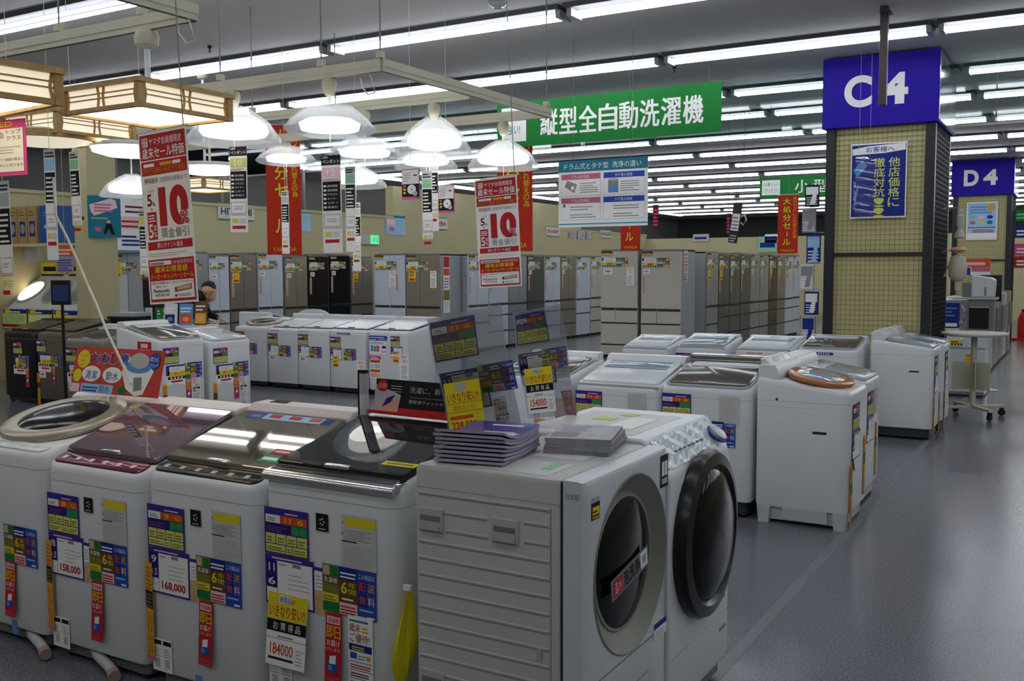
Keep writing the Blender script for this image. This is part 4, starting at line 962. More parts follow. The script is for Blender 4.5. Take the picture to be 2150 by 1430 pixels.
# price strips under the lamps: px x, px top y, depth, height
ST = [(500, 308, 6.4, .56, 'pend', 'lyellow', '10', 'black and white price strip marked 10 under the large dome lamp'), (694, 326, 6.0, .6, 'pend', 'lpink', '12', 'black and white price strip marked 12 under the saucer lamp'),
      (735, 350, 7.1, .62, 'other', 'mint', None, 'black and white price strip with a green panel, right of the strip marked 12'), (748, 425, 8.8, .62, 'other', 'lgrey', None, 'thin grey price strip farthest right of the three together'),
      (103, 313, 5.45, .62, 'other', 'sky', None, 'price strip with a light blue panel near the pink card'), (154, 318, 6.6, .5, 'other', 'mint', None, 'price strip with a green top beside the blue poster'),
      (910, 330, 8.2, .62, 'other', 'lgrey', None, 'white price strip under the tall bell lamp, right of the pink lamp card'), (896, 360, 7.2, .5, 'other', 'mint', None, 'price strip between the two pink lamp cards'),
      (4, 380, 4.6, .4, 'other', 'lgrey', None, 'price strip cut by the left edge of the photo'), (598, 400, 9.25, .6, 'other', 'lgrey', None, 'crumpled white strip hanging in front of the red banner'), (300, 440, 7.5, .5, 'other', 'lyellow', None, 'narrow strip peeking out behind the sale poster')]
for (px, py, dep, h, kd, pl, num, lab) in ST:
    p = at_d(px, py, dep); price_strip(lab, p+V(0, 0, .06), h, kd, pl, number=num, rz=R(8), roty=0 if px in (103, 748, 300, 598) else R(random.uniform(-1.5, 1.5)), up=px in (103, 748, 300, 598, 4, 154))

# ---------------------------------------------------------------- posters and signs
def sale_poster(label, tl, w, h, roty, rz, hang, grp):
    t = thing('sale_poster', label, 'poster', tl, (0, roty, rz), grp)
    m = MB(); m.box(0, 1, -.002, 0, -2.3, 0, 'white'); L1, L2, L3 = .003, .004, .005
    m.rect(.03, .97, -.57, -.03, 'red', L1); m.rect(.08, .2, -.19, -.07, 'white', L2); m.text('数量', .09, .19, -.125, -.075, 'red', L3, .5); m.text('限定', .09, .19, -.185, -.135, 'red', L3, .5)
    m.text('ヤマダ会員様限定', .23, .9, -.18, -.08, 'white', L2, .6); m.text('歳末セール特価', .07, .94, -.35, -.2, 'white', L2, 2.2)
    m.rect(.03, .97, -.385, -.37, 'white', L2); m.bars(.08, .4, -.46, -.405, 1, 'white', L2, .8); m.bars(.42, .66, -.46, -.405, 1, 'gold', L2, .8); m.bars(.68, .92, -.46, -.405, 1, 'white', L2, .8)
    m.rect(.06, .46, -.55, -.48, 'gold', L2); m.rect(.067, .453, -.545, -.485, 'red', L3); m.text('1%ポイント還元', .08, .44, -.535, -.495, 'gold', .0055, .6); m.rect(.5, .93, -.55, -.48, 'gold', L2); m.rect(.507, .923, -.545, -.485, 'red', L3); m.text('5%ポイント進呈', .52, .91, -.535, -.495, 'gold', .0055, .6)
    m.text('照明器具', .07, .36, -.68, -.61, 'wine', L1, .8); m.text('店頭表示価格より', .39, .95, -.68, -.61, 'grey', L1, .5)
    m.text('10', .34, .94, -1.27, -.74, 'red', L1, 7., res=6); m.text('%', .76, .95, -1.27, -1.08, 'white', L2, 6., res=4); m.text('%', .77, .94, -1.26, -1.09, 'red', L3, 1.6)
    m.text('5', .1, .2, -.98, -.82, 'wine', L1, 2); m.text('%', .2, .26, -.98, -.93, 'wine', L1, .5); m.text('さらに', .13, .25, -.8, -.765, 'wine', L1, .3); m.text('+', .16, .2, -1.04, -1.0, 'wine', L1, .5)
    m.rect(.08, .27, -1.43, -1.06, 'red', L1); m.bars(.1, .25, -1.19, -1.08, 3, 'white', L2); m.text('5', .1, .19, -1.41, -1.22, 'white', L2, 2); m.text('%', .2, .26, -1.4, -1.33, 'white', L2, .5); m.bars(.2, .26, -1.31, -1.23, 3, 'white', L2)
    for k, ch in enumerate('現金値引'): m.text(ch, .35+k*.145, .48+k*.145, -1.42, -1.29, 'grey', L1, 2)
    m.rect(.05, .97, -1.57, -1.46, 'red', L1); m.text('更にポイント進呈', .25, .78, -1.55, -1.48, 'white', L2, 1); m.bars(.05, .95, -1.66, -1.6, 2, 'lgrey', L1, .3)
    m.rect(.03, .97, -2.27, -1.7, 'red', L1); m.rect(.06, .51, -1.78, -1.725, 'white', L2); m.bars(.08, .48, -1.77, -1.735, 1, 'grey', L3, .8); m.text('VIP会員様限定', .54, .95, -1.78, -1.725, 'lpink', L2, .5)
    m.text('歳末お得意様', .16, .84, -1.88, -1.79, 'yellow', L2, 2); m.text('メーカーキャンペーンセール', .06, .95, -1.97, -1.895, 'yellow', L2, 1.5)
    m.rect(.055, .945, -2.235, -1.99, 'white', L2); m.text('お買上げ金額に応じてポイントプレゼント', .07, .93, -2.035, -2.0, 'wine', L3, .4)
    m.text('対象メーカー', .15, .4, -2.085, -2.055, 'black', L3, .3); m.text('Panasonic', .1, .44, -2.145, -2.1, 'dblue', L3, 2); m.text('HITACHI', .14, .42, -2.2, -2.16, 'black', L3, .5)
    m.poly([(.55, -2.15), (.55, -2.09), (.9, -2.05), (.9, -2.12)], 'brown', L3); m.poly([(.6, -2.135), (.6, -2.09), (.89, -2.06), (.89, -2.11)], 'tan', .0055); m.ell(.57, -2.2, .025, .018, 'red', L3); m.bars(.62, .9, -2.21, -2.17, 2, 'grey', L3, .4)
    sx, sz = w, h/2.3
    m.v = [(x*sx, y, z*sz) for x, y, z in m.v]
    m.build('sheet', t)
    MB().tube([(-.01, -.001, .004), (w+.01, -.001, .004)], .003, 'cord_white', 6).build('hanger_bar', t)
    MB().tube([(w-.015, 0, 0), (w-.015, 0, .12), (w-.005, 0, hang)], .0025, 'plinth_grey', 6).build('hook_wire', t)
    return t
p = at_d(290, 283, 4.0)
sale_poster('red and white 10% sale poster hanging left, near the wooden lantern', p, .275, .70, R(-3.6), R(2), .62, 'hanging 10% sale posters')
p = at_d(996, 379, 6.05)
sale_poster('red and white 10% sale poster hanging in the middle of the photo', p, .305, .67, R(-3.2), R(0), CEIL-p.z+.02, 'hanging 10% sale posters')

def hang_sign(name, label, cat, o, w, h, fill, parts, strings=((.1,), (.9,)), th=.012, rz=0, group=None, top=CEIL):
    t = thing(name, label, cat, o, (0, 0, rz), group)
    MB().box(0, w, 0, th, -h, 0, fill).build('board', t)
    m = MB(); parts(m); m.build('print', t)
    for (s,) in strings: MB().tube([(w*s, th/2, 0), (w*s, th/2, top-o[2])], .002, 'plinth_grey', 5).build('string', t)
    return t
def green_print(m):
    m.rect(.06, .38, -.44, -.06, 'white'); m.text('洗いあがり', .09, .35, -.2, -.12, 'dgreen', .002, .5); m.text('強い!', .14, .3, -.36, -.25, 'dgreen', .002, .8)
    for k, ch in enumerate('縦型全自動洗濯機'): m.text(ch, .56+k*.238, .78+k*.238, -.4, -.11, 'white', .0018, 4., res=3)
hang_sign('aisle_sign', 'large green hanging sign with white characters for top-loading washers', 'sign', (-5.83, 9.6, 3.385), 2.63, .5, 'signgreen', green_print, ((.35,), (.62,), (.95,)))
def green2(m):
    m.rect(.05, .42, -.36, -.06, 'white'); m.text('1人暮らしに', .08, .4, -.18, -.1, 'dgreen', .002, .4); m.text('ぴったり!', .1, .38, -.32, -.22, 'dgreen', .002, .4)
    for k, ch in enumerate('小型冷蔵庫'): m.text(ch, .72+k*.36, 1.0+k*.36, -.34, -.08, 'white', .002, 2)
hang_sign('aisle_sign', 'farther green hanging sign partly hidden by the C4 column', 'sign', (-5.83, 20, 3.36), 2.6, .42, 'signgreen', green2)
def board(m):
    m.rect(0, .88, -.1, 0, 'teal'); m.text('ドラム式とタテ型  洗浄の違い', .06, .82, -.08, -.025, 'white', .002, 1)
    for u, c, ti in ((.03, 'rose', 'ドラム式の'), (.455, 'blue', 'タテ型の')):
        for v in (-.12, -.335):
            m.rect(u, u+.395, v-.2, v-.05, 'lgrey', .0015); m.rect(u+.003, u+.392, v-.197, v-.05, 'white', .0018); m.rect(u, u+.395, v-.05, v, c); m.text(ti+('洗浄' if v > -.2 else '特長'), u+.11, u+.28, v-.04, v-.012, 'white', .002, .8)
    m.poly([(.06, -.23), (.09, -.175), (.19, -.215), (.16, -.29)], 'grey', .002); m.poly([(.075, -.232), (.1, -.19), (.14, -.205), (.12, -.25)], 'lid_taupe', .0025); m.ell(.145, -.245, .018, .018, 'white', .0028)
    m.rect(.5, .6, -.3, -.185, 'grey', .002); m.ell(.55, -.185, .05, .012, 'lgrey', .0022); m.rect(.505, .595, -.295, -.24, 'lblue', .0023)
    for u, v in ((.22, -.19), (.62, -.19), (.12, -.4), (.12, -.47), (.55, -.4), (.55, -.47)): m.bars(u, u+(.18 if u in (.22, .62) else .26), v-(.1 if v > -.3 else .045), v, 5 if v > -.3 else 2, 'grey', .002, .35)
    m.rect(.05, .07, -.42, -.39, 'teal', .002)
    m.rect(0, .88, -.578, -.566, 'cyan')
hang_sign('info_board', 'white hanging board comparing two kinds of washer in pink and blue panels', 'sign', (-4.2, 8.0, 2.493), .88, .6, 'white', board, ((.17,), (.83,)), th=.006)
def banner(label, o, w, h, rz, top=None):
    t = thing('sale_banner', label, 'banner', o, (0, 0, rz), 'red clearance banners')
    m = MB(); m.box(0, w, 0, .002, -h, 0, 'bannerred'); k = w/.45
    s = min(.2*k, (h-.2*k)/6.8)
    for n, ch in enumerate('大処分セール'):
        tv = -.05-n*s*1.12
        if tv-s < -h+.08*k: break
        if ch == 'ー': m.rect(.19*k, .23*k, tv-s*.85, tv-s*.1, 'black', .002); m.rect(.198*k, .222*k, tv-s*.82, tv-s*.13, 'yellow', .0026); continue
        m.text(ch, .1*k, .3*k, tv-s, tv, 'black', .002, 9); m.text(ch, .11*k, .29*k, tv-s*.96, tv-s*.04, 'yellow', .0026, 3)
    m.vtext('売りつくし入れ替えの為', .335*k, .41*k, -.04, .075*k, 'yellow', .002, 1)
    m.text('YAMADA', .07*k, .38*k, -h+.04*k, -h+.1*k, 'gold', .002, 1.5)
    m.build('cloth', t); MB().tube([(-.01, 0, 0), (w+.01, 0, 0)], .01, 'appl_grey', 6).build('rod', t)
    MB().tube([(w/2, 0, 0), (w/2, 0, CEIL-o[2])], .002, 'plinth_grey', 5).build('string', t)
    return t
mat('bannerred', 'bd3018', .6, noise=.05, nscale=20, spec=.2)
b1 = at_d(556, 262, 12.0); banner('red clearance banner hanging behind the pendant lamps, left', b1, .44, 1.6, R(25))
b1 = at_d(1044, 272, 11.6); banner('red clearance banner hanging behind the second sale poster', b1, .46, 1.45, R(5))
b1 = at_d(1304, 370, 15.2); banner('distant red clearance banner above the beige refrigerators', b1, .33, 1.16, R(0))
b1 = at_d(1634, 410, 17.0); banner('small red clearance banner left of the C4 column', b1, .37, 1.02, R(-8))
# pink lamp cards
def pink_card(label, o, w, h, rz, head=False):
    t = thing('lamp_card', label, 'card', o, (0, 0, rz), 'pink lamp cards')
    m = MB(); m.box(0, w, 0, .002, -h, 0, 'pink')
    if head:
        m.text('LED', .05*w, .62*w, -.13*h, -.035*h, 'yellow', .0016, 1.5); m.rect(.06*w, .92*w, -.93*h, -.16*h, 'white'); m.poly([(.1*w, -.33*h), (.1*w, -.24*h), (.2*w, -.18*h), (.34*w, -.24*h), (.34*w, -.33*h)], 'lgrey', .002)
        m.text('トップ', .42*w, .86*w, -.26*h, -.18*h, 'black', .002, 1); m.text('クラス', .42*w, .86*w, -.37*h, -.29*h, 'black', .002, 1); m.bars(.1*w, .85*w, -.6*h, -.45*h, 3, 'lgrey', .002, .4); m.text('カバー全体が明るく', .08*w, .9*w, -.74*h, -.68*h, 'wine', .002, .3); m.text('きれいに光ります', .08*w, .9*w, -.84*h, -.78*h, 'wine', .002, .3)
    else:
        m.rect(.04*w, .96*w, -.96*h, -.03*h, 'white'); m.rect(.04*w, .96*w, -.95*h, -.5*h, 'black', .002); m.ell(.56*w, -.68*h, .24*w, .16*h, 'white', .0025); m.ell(.75*w, -.82*h, .13*w, .08*h, 'lgrey', .003); m.ell(.56*w, -.68*h, .05*w, .03*h, 'grey', .003)
        for k in range(3): m.ell(.17*w, -(.57+k*.11)*h, .08*w, .04*h, ('rose', 'yellow', 'yellow')[k], .0025)
        m.bars(.1*w, .5*w, -.42*h, -.1*h, 5, 'lgrey', .002, .4); m.rect(.65*w, .85*w, -.24*h, -.2*h, 'dblue', .002); m.bars(.06*w, .9*w, -.94*h, -.89*h, 1, 'pink', .0025)
    m.build('sheet', t); MB().tube([(w/2, 0, 0), (w/2, 0, CEIL-o[2])], .0015, 'cord_white', 5).build('string', t)
p = at_d(-16, 255, 3.9); pink_card('pink and white card reading LED at the left edge of the photo', p, .2, .22, R(3), True)
p = at_d(843, 356, 6.2); pink_card('pink-edged card with a round lamp picture, left of the two', p, .146, .19, R(-2))
p = at_d(920, 389, 7.6); pink_card('pink-edged card with a round lamp picture, right and lower of the two', p, .155, .215, R(-2))
# the white lead running down from the lamps to the red board
q = MB(); q.tube([at_d(112, 372, 4.4), at_d(117, 452, 4.4), at_d(140, 497, 4.38), at_d(163, 548, 4.34), at_d(186, 603, 4.3), at_d(203, 640, 4.26), at_d(222, 690, 4.22), at_d(240, 728, 4.18), at_d(262, 775, 4.14), at_d(275, 806, 4.1)], .0055, 'cord_white', 8)
tag(q.build('power_cord', smooth=True), 'white power lead slanting down to the red promotion board', 'cord')
# loose cords on the tracks
for px, py, dep, lab in ((757, 165, 5.9, 'short white cord looped at the corner of the lamp track'), (372, 48, 4.6, 'tangled white cord at the end of the near lamp track')):
    a = at_d(px, py, dep)
    q = MB(); q.tube([a, a+V(.01, 0, -.05), a+V(.05, .01, -.1), a+V(.1, .01, -.09), a+V(.09, 0, -.02), a+V(.06, 0, .05)], .004, 'cord_white', 6); tag(q.build('loose_cord', smooth=True), lab, 'cord')
# ================================================================ things lying and standing on the front machines
def mag_mesh(i, top):
    m = MB(); w, d, n = .215, .29, 8; th = .0075; bow = .002+.0022*i
    rows = []
    for z0 in (0, th):
        for k in range(n+1):
            y = -d/2+d*k/n; z = z0+bow*((2*k/n-1)**2)*(1.6 if k < n/2 else .5)
            rows.append([(-w/2, y, z), (w/2, y, z)])
    vs_ = [p for r in rows for p in r]; q = []
    for k in range(n):
        a = 2*k; b = 2*(n+1)+2*k
        q += [(a, a+2, a+3, a+1)]; 
        m.add([vs_[b], vs_[b+1], vs_[b+3], vs_[b+2]], [(0, 1, 2, 3)], top)
        m.add([vs_[a], vs_[b], vs_[b+2], vs_[a+2]], [(0, 1, 2, 3)], 'mag_edge'); m.add([vs_[a+1], vs_[a+3], vs_[b+3], vs_[b+1]], [(0, 1, 2, 3)], 'mag_edge')
    m.add(vs_, q, top); e = 2*(n+1)
    m.add([vs_[0], vs_[1], vs_[e+1], vs_[e]], [(0, 1, 2, 3)], 'mag_edge'); m.add([vs_[2*n], vs_[e+2*n], vs_[e+2*n+1], vs_[2*n+1]], [(0, 1, 2, 3)], 'mag_edge')
    if top == 'mag_cover':
        def zz(y): return th+bow*((2*(y+d/2)/d-1)**2)*(1.6 if y < 0 else .5)+.0006
        for (x0, x1, y0, y1, c) in ((-.04, .1, -.06, .0, 'lpink'), (-.06, .0, -.07, -.045, 'mint'), (-.02, .08, -.04, .02, 'lgrey'), (-.03, .07, .1, .112, 'white')):
            m.add([(x0, y0, zz(y0)), (x1, y0, zz(y0)), (x1, y1, zz(y1)), (x0, y1, zz(y1))], [(0, 1, 2, 3)], c)
    return m.mesh('magazine')
mat('mag_edge', 'a7a1b4', .7, noise=.15, nscale=150); mat('mag_cover', '4a3f9a', .18, noise=.2, nscale=7); mat('mag_inner', '9a94ae', .4, noise=.1)
z = .968
ords = ('bottom', 'second from the bottom', 'third from the bottom', 'fourth from the bottom', 'fifth from the bottom', 'third from the top', 'second from the top', 'topmost')
for i in range(8):
    o = put('magazine', mag_mesh(i, 'mag_cover' if i == 7 else 'mag_inner'), None, (-1.505+random.uniform(-.004, .004), 2.42+random.uniform(-.004, .004), z), (0, 0, R(9+random.uniform(-1.5, 1.5))))
    tag(o, ('purple glossy magazine on top of the stack on the drum washer' if i == 7 else 'purple-edged magazine, %s of the stack on the drum washer' % ords[i]), 'magazine', 'stacked purple magazines'); z += .0088
mat('news', 'b9b9bd', .75, noise=.25, nscale=25); mat('news_edge', '8f8f97', .8, noise=.2, nscale=120)
z = .9665
for i in range(5):
    m = MB(); m.box(-.1, .1, -.13, .13, 0, .0085, 'news_edge'); m.box(-.1, .1, -.13, .13, .0085, .0092, 'news')
    if i == 4: m.box(-.09, -.01, -.1, -.02, .0092, .0097, 'grey'); m.box(-.08, .0, .0, .1, .0092, .0097, 'mag_edge'); m.box(.02, .08, -.05, .08, .0092, .0097, 'lgrey')
    o = m.build('flyer_bundle', None, (-1.315+random.uniform(-.004, .004), 2.685, z), (0, 0, R(14+random.uniform(-3, 3)))); o.location.z += 0
    tag(o, '%s bundle of grey printed flyers behind the purple magazines' % ('lowest', 'second lowest', 'middle', 'second highest', 'topmost')[i], 'flyers', 'stacked flyers'); z += .0098

# red promotion board on the back of the pink-lid washer
t = thing('promotion_board', 'red promotion board with a tub picture standing on the front washers', 'sign', (-3.95, 2.76, .972), (R(-14), 0, R(2)))
m = MB(); m.prism_y([(0, 0), (.56, -.0), (.56, .205), (.0, .205)], 0, .008, 'posred'); m.build('board', t)
m = MB(); U, L = .56, .002
m.ell(.06, .15, .042, .042, 'yellow'); m.bars(.035, .085, .12, .18, 3, 'gold', L, .3); m.text('穴', .1, .165, .13, .185, 'white', L, 7); m.text('な', .17, .23, .13, .185, 'white', L, 7); m.text('し', .235, .285, .13, .185, 'white', L, 7); m.text('槽', .29, .355, .13, .185, 'white', L, 7)
for u0, u1, ch in ((.1, .165, '穴'), (.17, .23, 'な'), (.235, .285, 'し'), (.29, .355, '槽')): m.text(ch, u0+.003, u1-.003, .133, .182, 'blue', .0032, 3)
m.ell(.035, .075, .028, .03, 'yellow'); m.ell(.125, .085, .062, .036, 'white'); m.text('清潔', .085, .165, .06, .1, 'blue', L, 1.5); m.ell(.262, .085, .062, .036, 'white'); m.text('節水', .222, .302, .06, .1, 'blue', L, 1.5)
m.rect(0, .06, 0, .038, 'lpink'); m.rect(.07, .28, 0, .04, 'sky'); m.text('脱水', .19, .26, .004, .036, 'blue', L, 1); m.bars(.08, .18, .006, .034, 2, 'blue', L, .5); m.ell(.335, .02, .028, .018, 'dgreen', .0017)
m.poly([(.33, .17), (.5, .17), (.52, .12), (.47, .01), (.42, .0), (.36, .03), (.32, .1)], 'white', .0018); m.ell(.42, .13, .08, .03, 'lblue', .0023); m.ell(.42, .155, .06, .035, 'lgrey', .0027); m.poly([(.4, .08), (.45, .085), (.46, .03), (.41, .02)], 'grey', .0023)
m.poly([(.48, .18), (.515, .195), (.545, .18), (.545, .14), (.515, .115), (.48, .14)], 'blue', .003); m.text('黒カビ', .487, .54, .155, .175, 'white', .0036, .8); m.text('ブロック', .487, .54, .13, .148, 'white', .0036, .5)
m.build('print', t)
MB().prism_x([(.008, 0), (.09, -.0), (.012, .15)], .2, .21, 'white').build('strut', t)
# black promotion board behind the black glass lid
p = at_y(775, 880, 2.83)
t = thing('promotion_board', 'black promotion board with a red base band behind the black glass lid', 'sign', (p.x+.02, 2.83, .985), (R(-10), 0, R(-3)))
MB().box(0, .47, 0, .01, 0, .13, 'black').build('board', t)
m = MB(); m.rect(0, .47, 0, .028, 'red'); m.poly([(0, .11), (.125, .075), (.115, .01), (0, .01)], 'lgrey', .002); m.poly([(.03, .04), (.08, .075), (.115, .05), (.11, .012), (.05, .012)], 'skin', .0025); m.poly([(.04, .025), (.06, .06), (.1, .075), (.08, .045)], 'dblue', .003)
m.ell(.035, .105, .027, .022, 'red', .003); m.text('注目!', .015, .055, .096, .114, 'lpink', .0035, .5)
m.bars(.075, .15, .085, .115, 3, 'lgrey', .002, .25); m.text('洗濯に、新しい提案', .165, .42, .085, .108, 'lgrey', .002, .3); m.rect(.165, .46, .069, .071, 'grey', .002); m.text('超音波ウォッシャーで', .165, .36, .048, .061, 'lgrey', .002, .4)
m.build('print', t); MB().box(-.0, .47, -.035, .0, 0, .012, 'red').build('base_band', t)
p = at_y(765, 872, 2.81)
t = thing('silver_tube', 'silver tube stand beside the black promotion board', 'display stand', (p.x, 2.81, .97))
MB().lathe([(.017, 0), (.017, .085), (.0165, .086), (.017, .087), (.017, .17)], 'tube_silver', 20).build('tube', t, smooth=True)
MB().lathe([(.0185, .165), (.0185, .178), (.01, .18)], 'plastic_black', 20).build('cap', t, smooth=True); MB().box(-.02, -.016, -.012, .012, 0, .176, 'plastic_black').build('back_strip', t); MB().lathe([(.03, 0), (.03, .006), (.017, .01)], 'plastic_black', 20).build('foot', t, smooth=True)

# clear card holders: wavy clear sheets with cards inside
def wavy(m, u0, u1, v0, v1, f, mt, lf=0., nu=6, nv=14):
    vs_, fs = [], []
    for j in range(nv+1):
        for i in range(nu+1):
            u, v = u0+(u1-u0)*i/nu, v0+(v1-v0)*j/nv
            vs_.append((u, f(u, v)-lf, v))
    for j in range(nv):
        for i in range(nu): a = j*(nu+1)+i; fs.append((a, a+1, a+nu+2, a+nu+1))
    m.add(vs_, fs, mt)
def warp(m, f, dv=0., du=0., n=5):
    fs, fm, vs_ = [], [], list(m.v)
    for q, k in zip(m.f, m.fm):
        if len(q) != 4: fs.append(q); fm.append(k); continue
        a, b, c, d = (Vector(m.v[i]) for i in q); base = len(vs_)
        for j in range(n+1):
            for i in range(n+1):
                s_, t_ = i/n, j/n; vs_.append(tuple((a*(1-s_)+b*s_)*(1-t_)+(d*(1-s_)+c*s_)*t_))
        for j in range(n):
            for i in range(n): e = base+j*(n+1)+i; fs.append((e, e+1, e+n+2, e+n+1)); fm.append(k)
    m.v, m.f, m.fm = vs_, fs, fm
    m.v = [(x+du, y+f(x+du, z+dv), z+dv) for x, y, z in m.v]; return m
def holder(label, o, w, h, roty, rz, f, cards):
    t = thing('card_holder', label, 'card holder', o, (0, roty, rz), 'clear card holders')
    q = MB(); wavy(q, -w/2, w/2, 0, h, f, 'clear_film'); s = q.build('clear_sheet', t, smooth=True)
    q = MB(); wavy(q, -w/2, w/2, .02, h-.01, lambda u, v: f(u, v)+.006, 'hold_back'); q.build('backing', t, smooth=True)
    for kind, u, v, sc_, args in cards:
        m = FN[kind](*args); m.v = [(x*sc_, y, z*sc_) for x, y, z in m.v]; 
        if kind in ('yasui', 'bigyellow'): m.build(PARTNAME[kind], t, (u, -.026, v), (R(-4), 0, 0))
        else: warp(m, lambda a, b: f(a, b)+.0045, v, u); m.build(PARTNAME[kind], t)
    MB().box(-.05, .05, -.02, .03, 0, .008, 'clear_film').build('foot', t)
    return t
mat('hold_back', 'aab3bd', .4, alpha=.6)
def c_big():
    W, H = .125, .155; m = paper(W, H, 'yellow'); m.rect(.04, .075, -.03, -.004, 'lgrey', lift(0)); m.text('いきなり安い!!', .006, .118, -.062, -.032, 'red', lift(0), 1.5); m.rect(0, W, -.066, -.0645, 'olive', lift(0)); m.text('歳末セール!', .024, .1, -.088, -.072, 'orange', lift(0), 1); m.rect(0, W, -.0935, -.092, 'olive', lift(0)); m.bars(.008, .1, -.115, -.1, 1, 'orange', lift(0), .7); m.text('228,000', .01, .1, -.15, -.122, 'red', lift(0), 2); return m
FN['bigyellow'] = c_big; PARTNAME['bigyellow'] = 'yellow_card'
f1 = lambda u, v: .009*math.sin(v*17+u*6)+.04*(v-.2)*u*4
holder('clear card holder with a yellow price card, left of the two behind the magazines', V(-1.655, 2.64, .967), .265, .43, R(-11), R(6), f1, [('spec', -.125, .405, .85, ()), ('price', -.125, .235, .8, ('11', '6')), ('trio', .02, .24, .6, ()), ('bigyellow', -.1, .2, 1.05, ()), ('yutai', .045, .13, .55, ())])
f2 = lambda u, v: .008*math.sin(v*19+1+u*9)-.04*(v-.2)*u*4
holder('clear card holder with a white price card, right of the two behind the flyers', at_y(1158, 886, 3.2)+V(0, 0, .0), .225, .44, R(-10), R(-4), f2, [('spec', -.105, .42, .75, ()), ('price', -.105, .27, .75, ('11', '6')), ('trio', .0, .275, .5, ()), ('yasui', -.07, .21, .72, ('154000',)), ('tag', .06, .11, .7, ())])
# yellow cloth hanging from the side of the black-lid washer
t = thing('yellow_cloth', 'yellow cloth hanging between the black-lid washer and the drum washer', 'cloth', (-1.722, 2.315, .555))
q = MB(); rings = []
for k in range(9):
    v = k/8; z = -.26*v; rr = .006+.034*min(1, v*1.6)-(.02*max(0, v-.8)/.2); ring = []
    for a in range(16):
        an = 2*PI*a/16; fold = 1+.35*math.sin(3*an+v*2)
        ring.append((rr*.55*math.cos(an)*fold, rr*1.25*math.sin(an)*fold-.02*v, z+.03*v*math.sin(an+.6)))
    rings.append(ring)
q.loft(rings, 'cloth_yellow'); q.build('cloth', t, smooth=True)
MB().box(-.022, .006, -.006, .006, -.004, .012, 'white').build('hook', t)
# stickers on the front lids; two patches on the gold lid are painted reflections
def sticker_or_reflection(t, w, hf, hb, d, x0, x1, y0, y1, parts, up=.0206):
    sl = (hb-hf)/d; ln = math.hypot(1, sl)
    m = MB(); m.box(0, x1-x0, -.0005, 0, 0, (y1-y0)*ln, parts[0]); 
    for (a, b, c, e, col) in parts[1]: m.rect(a*(x1-x0), b*(x1-x0), c*(y1-y0)*ln, e*(y1-y0)*ln, col, .0009)
    o = m.build('sticker_or_reflection', t, (x0, y0, hf+sl*y0+up), (R(-90)+math.atan(sl), 0, 0)); return o
sticker_or_reflection(w3, .555, .8, .985, .62, -.2, .22, .415, .46, ('sky', ((.0, .2, .0, 1., 'blue'), (.04, .16, .3, .8, 'lpink'), (.26, .4, .3, .9, 'red'), (.5, .64, .3, .9, 'red'), (.74, .88, .3, .9, 'orange'), (.9, 1., .0, 1., 'dblue'))))
sticker_or_reflection(w3, .555, .8, .985, .62, .15, .25, .12, .17, ('green', ((.1, .8, .3, .7, 'white'),)))  # painted reflection of promotion print in the gold lid
sticker_or_reflection(w3, .555, .8, .985, .62, .16, .255, .18, .215, ('red', ((.1, .8, .3, .7, 'lpink'),)))  # second patch of the same painted reflection
sticker_or_reflection(w4, .555, .86, .985, .62, .13, .26, .11, .14, ('yellow', ((.1, .9, .3, .7, 'olive'),)))
sticker_or_reflection(w1, .56, .8, .945, .62, .2, .275, .47, .5, ('yellow', ((.1, .9, .3, .7, 'olive'),)), .012)
# ================================================================ left background: pillar, lamp display, leaflets, man
struct(MB().box(-10.95, -10.68, 7.8, 8.22, 0, CEIL, 'cream_wall').build('wall_pillar'))
def poster(name, label, o, w, h, rz, parts, fill='white', cat='poster', group=None, up=False):
    t = thing(name, label, cat, o, (0, 0, rz), group); m = MB(); m.box(0, w, -.002, 0, -h, 0, fill); m.build('sheet', t); q = MB(); parts(q, w, h); 
    q.v = [(x, y-.002, z) for x, y, z in q.v]; q.build('print', t)
    if up: MB().tube([(w/2, 0, 0), (w/2, 0, CEIL-o[2])], .0015, 'cord_white', 5).build('string', t)
    return t
def pp_blue(m, w, h):
    m.poly([(.1*w, -.4*h), (.05*w, -.22*h), (.7*w, -.06*h), (.85*w, -.1*h), (.9*w, -.28*h), (.2*w, -.48*h)], 'lpink'); m.bars(.2*w, .75*w, -.38*h, -.16*h, 3, 'rose', .002, .5); m.bars(.1*w, .8*w, -.55*h, -.5*h, 1, 'lyellow', .002); m.ell(.62*w, -.62*h, .06*w, .04*h, 'skin', .002); m.poly([(.55*w, -.66*h), (.7*w, -.66*h), (.8*w, -.92*h), (.7*w, -.92*h), (.62*w, -.78*h), (.52*w, -.92*h), (.45*w, -.92*h)], 'black', .002); m.rect(.2*w, .38*w, -.85*h, -.75*h, 'rose', .002)
poster('wall_poster', 'blue poster with a pink price tag on the cream pillar', (-10.67, 7.79, 2.44), .4, .52, R(70), pp_blue, 'teal')
def pp_white(m, w, h):
    m.rect(0, w, -.13*h, 0, 'blue'); m.bars(.08*w, .9*w, -.11*h, -.03*h, 1, 'white', .002); m.bars(.2*w, .9*w, -.36*h, -.2*h, 2, 'wine', .0016, .4); m.rect(.08*w, .6*w, -.62*h, -.42*h, 'lpink'); m.bars(.1*w, .55*w, -.6*h, -.44*h, 2, 'red', .002, .4); m.rect(.72*w, .9*w, -.85*h, -.42*h, 'lgrey'); m.bars(.1*w, .6*w, -.9*h, -.7*h, 3, 'dblue', .0016, .5); m.rect(0, w, -h, -.97*h, 'cyan')
p = at_x(243, 398, -11.9); poster('wall_poster', 'white notice with a blue heading right of the cream pillar', (-11.9, p.y, p.z), .72, .88, R(90), pp_white)
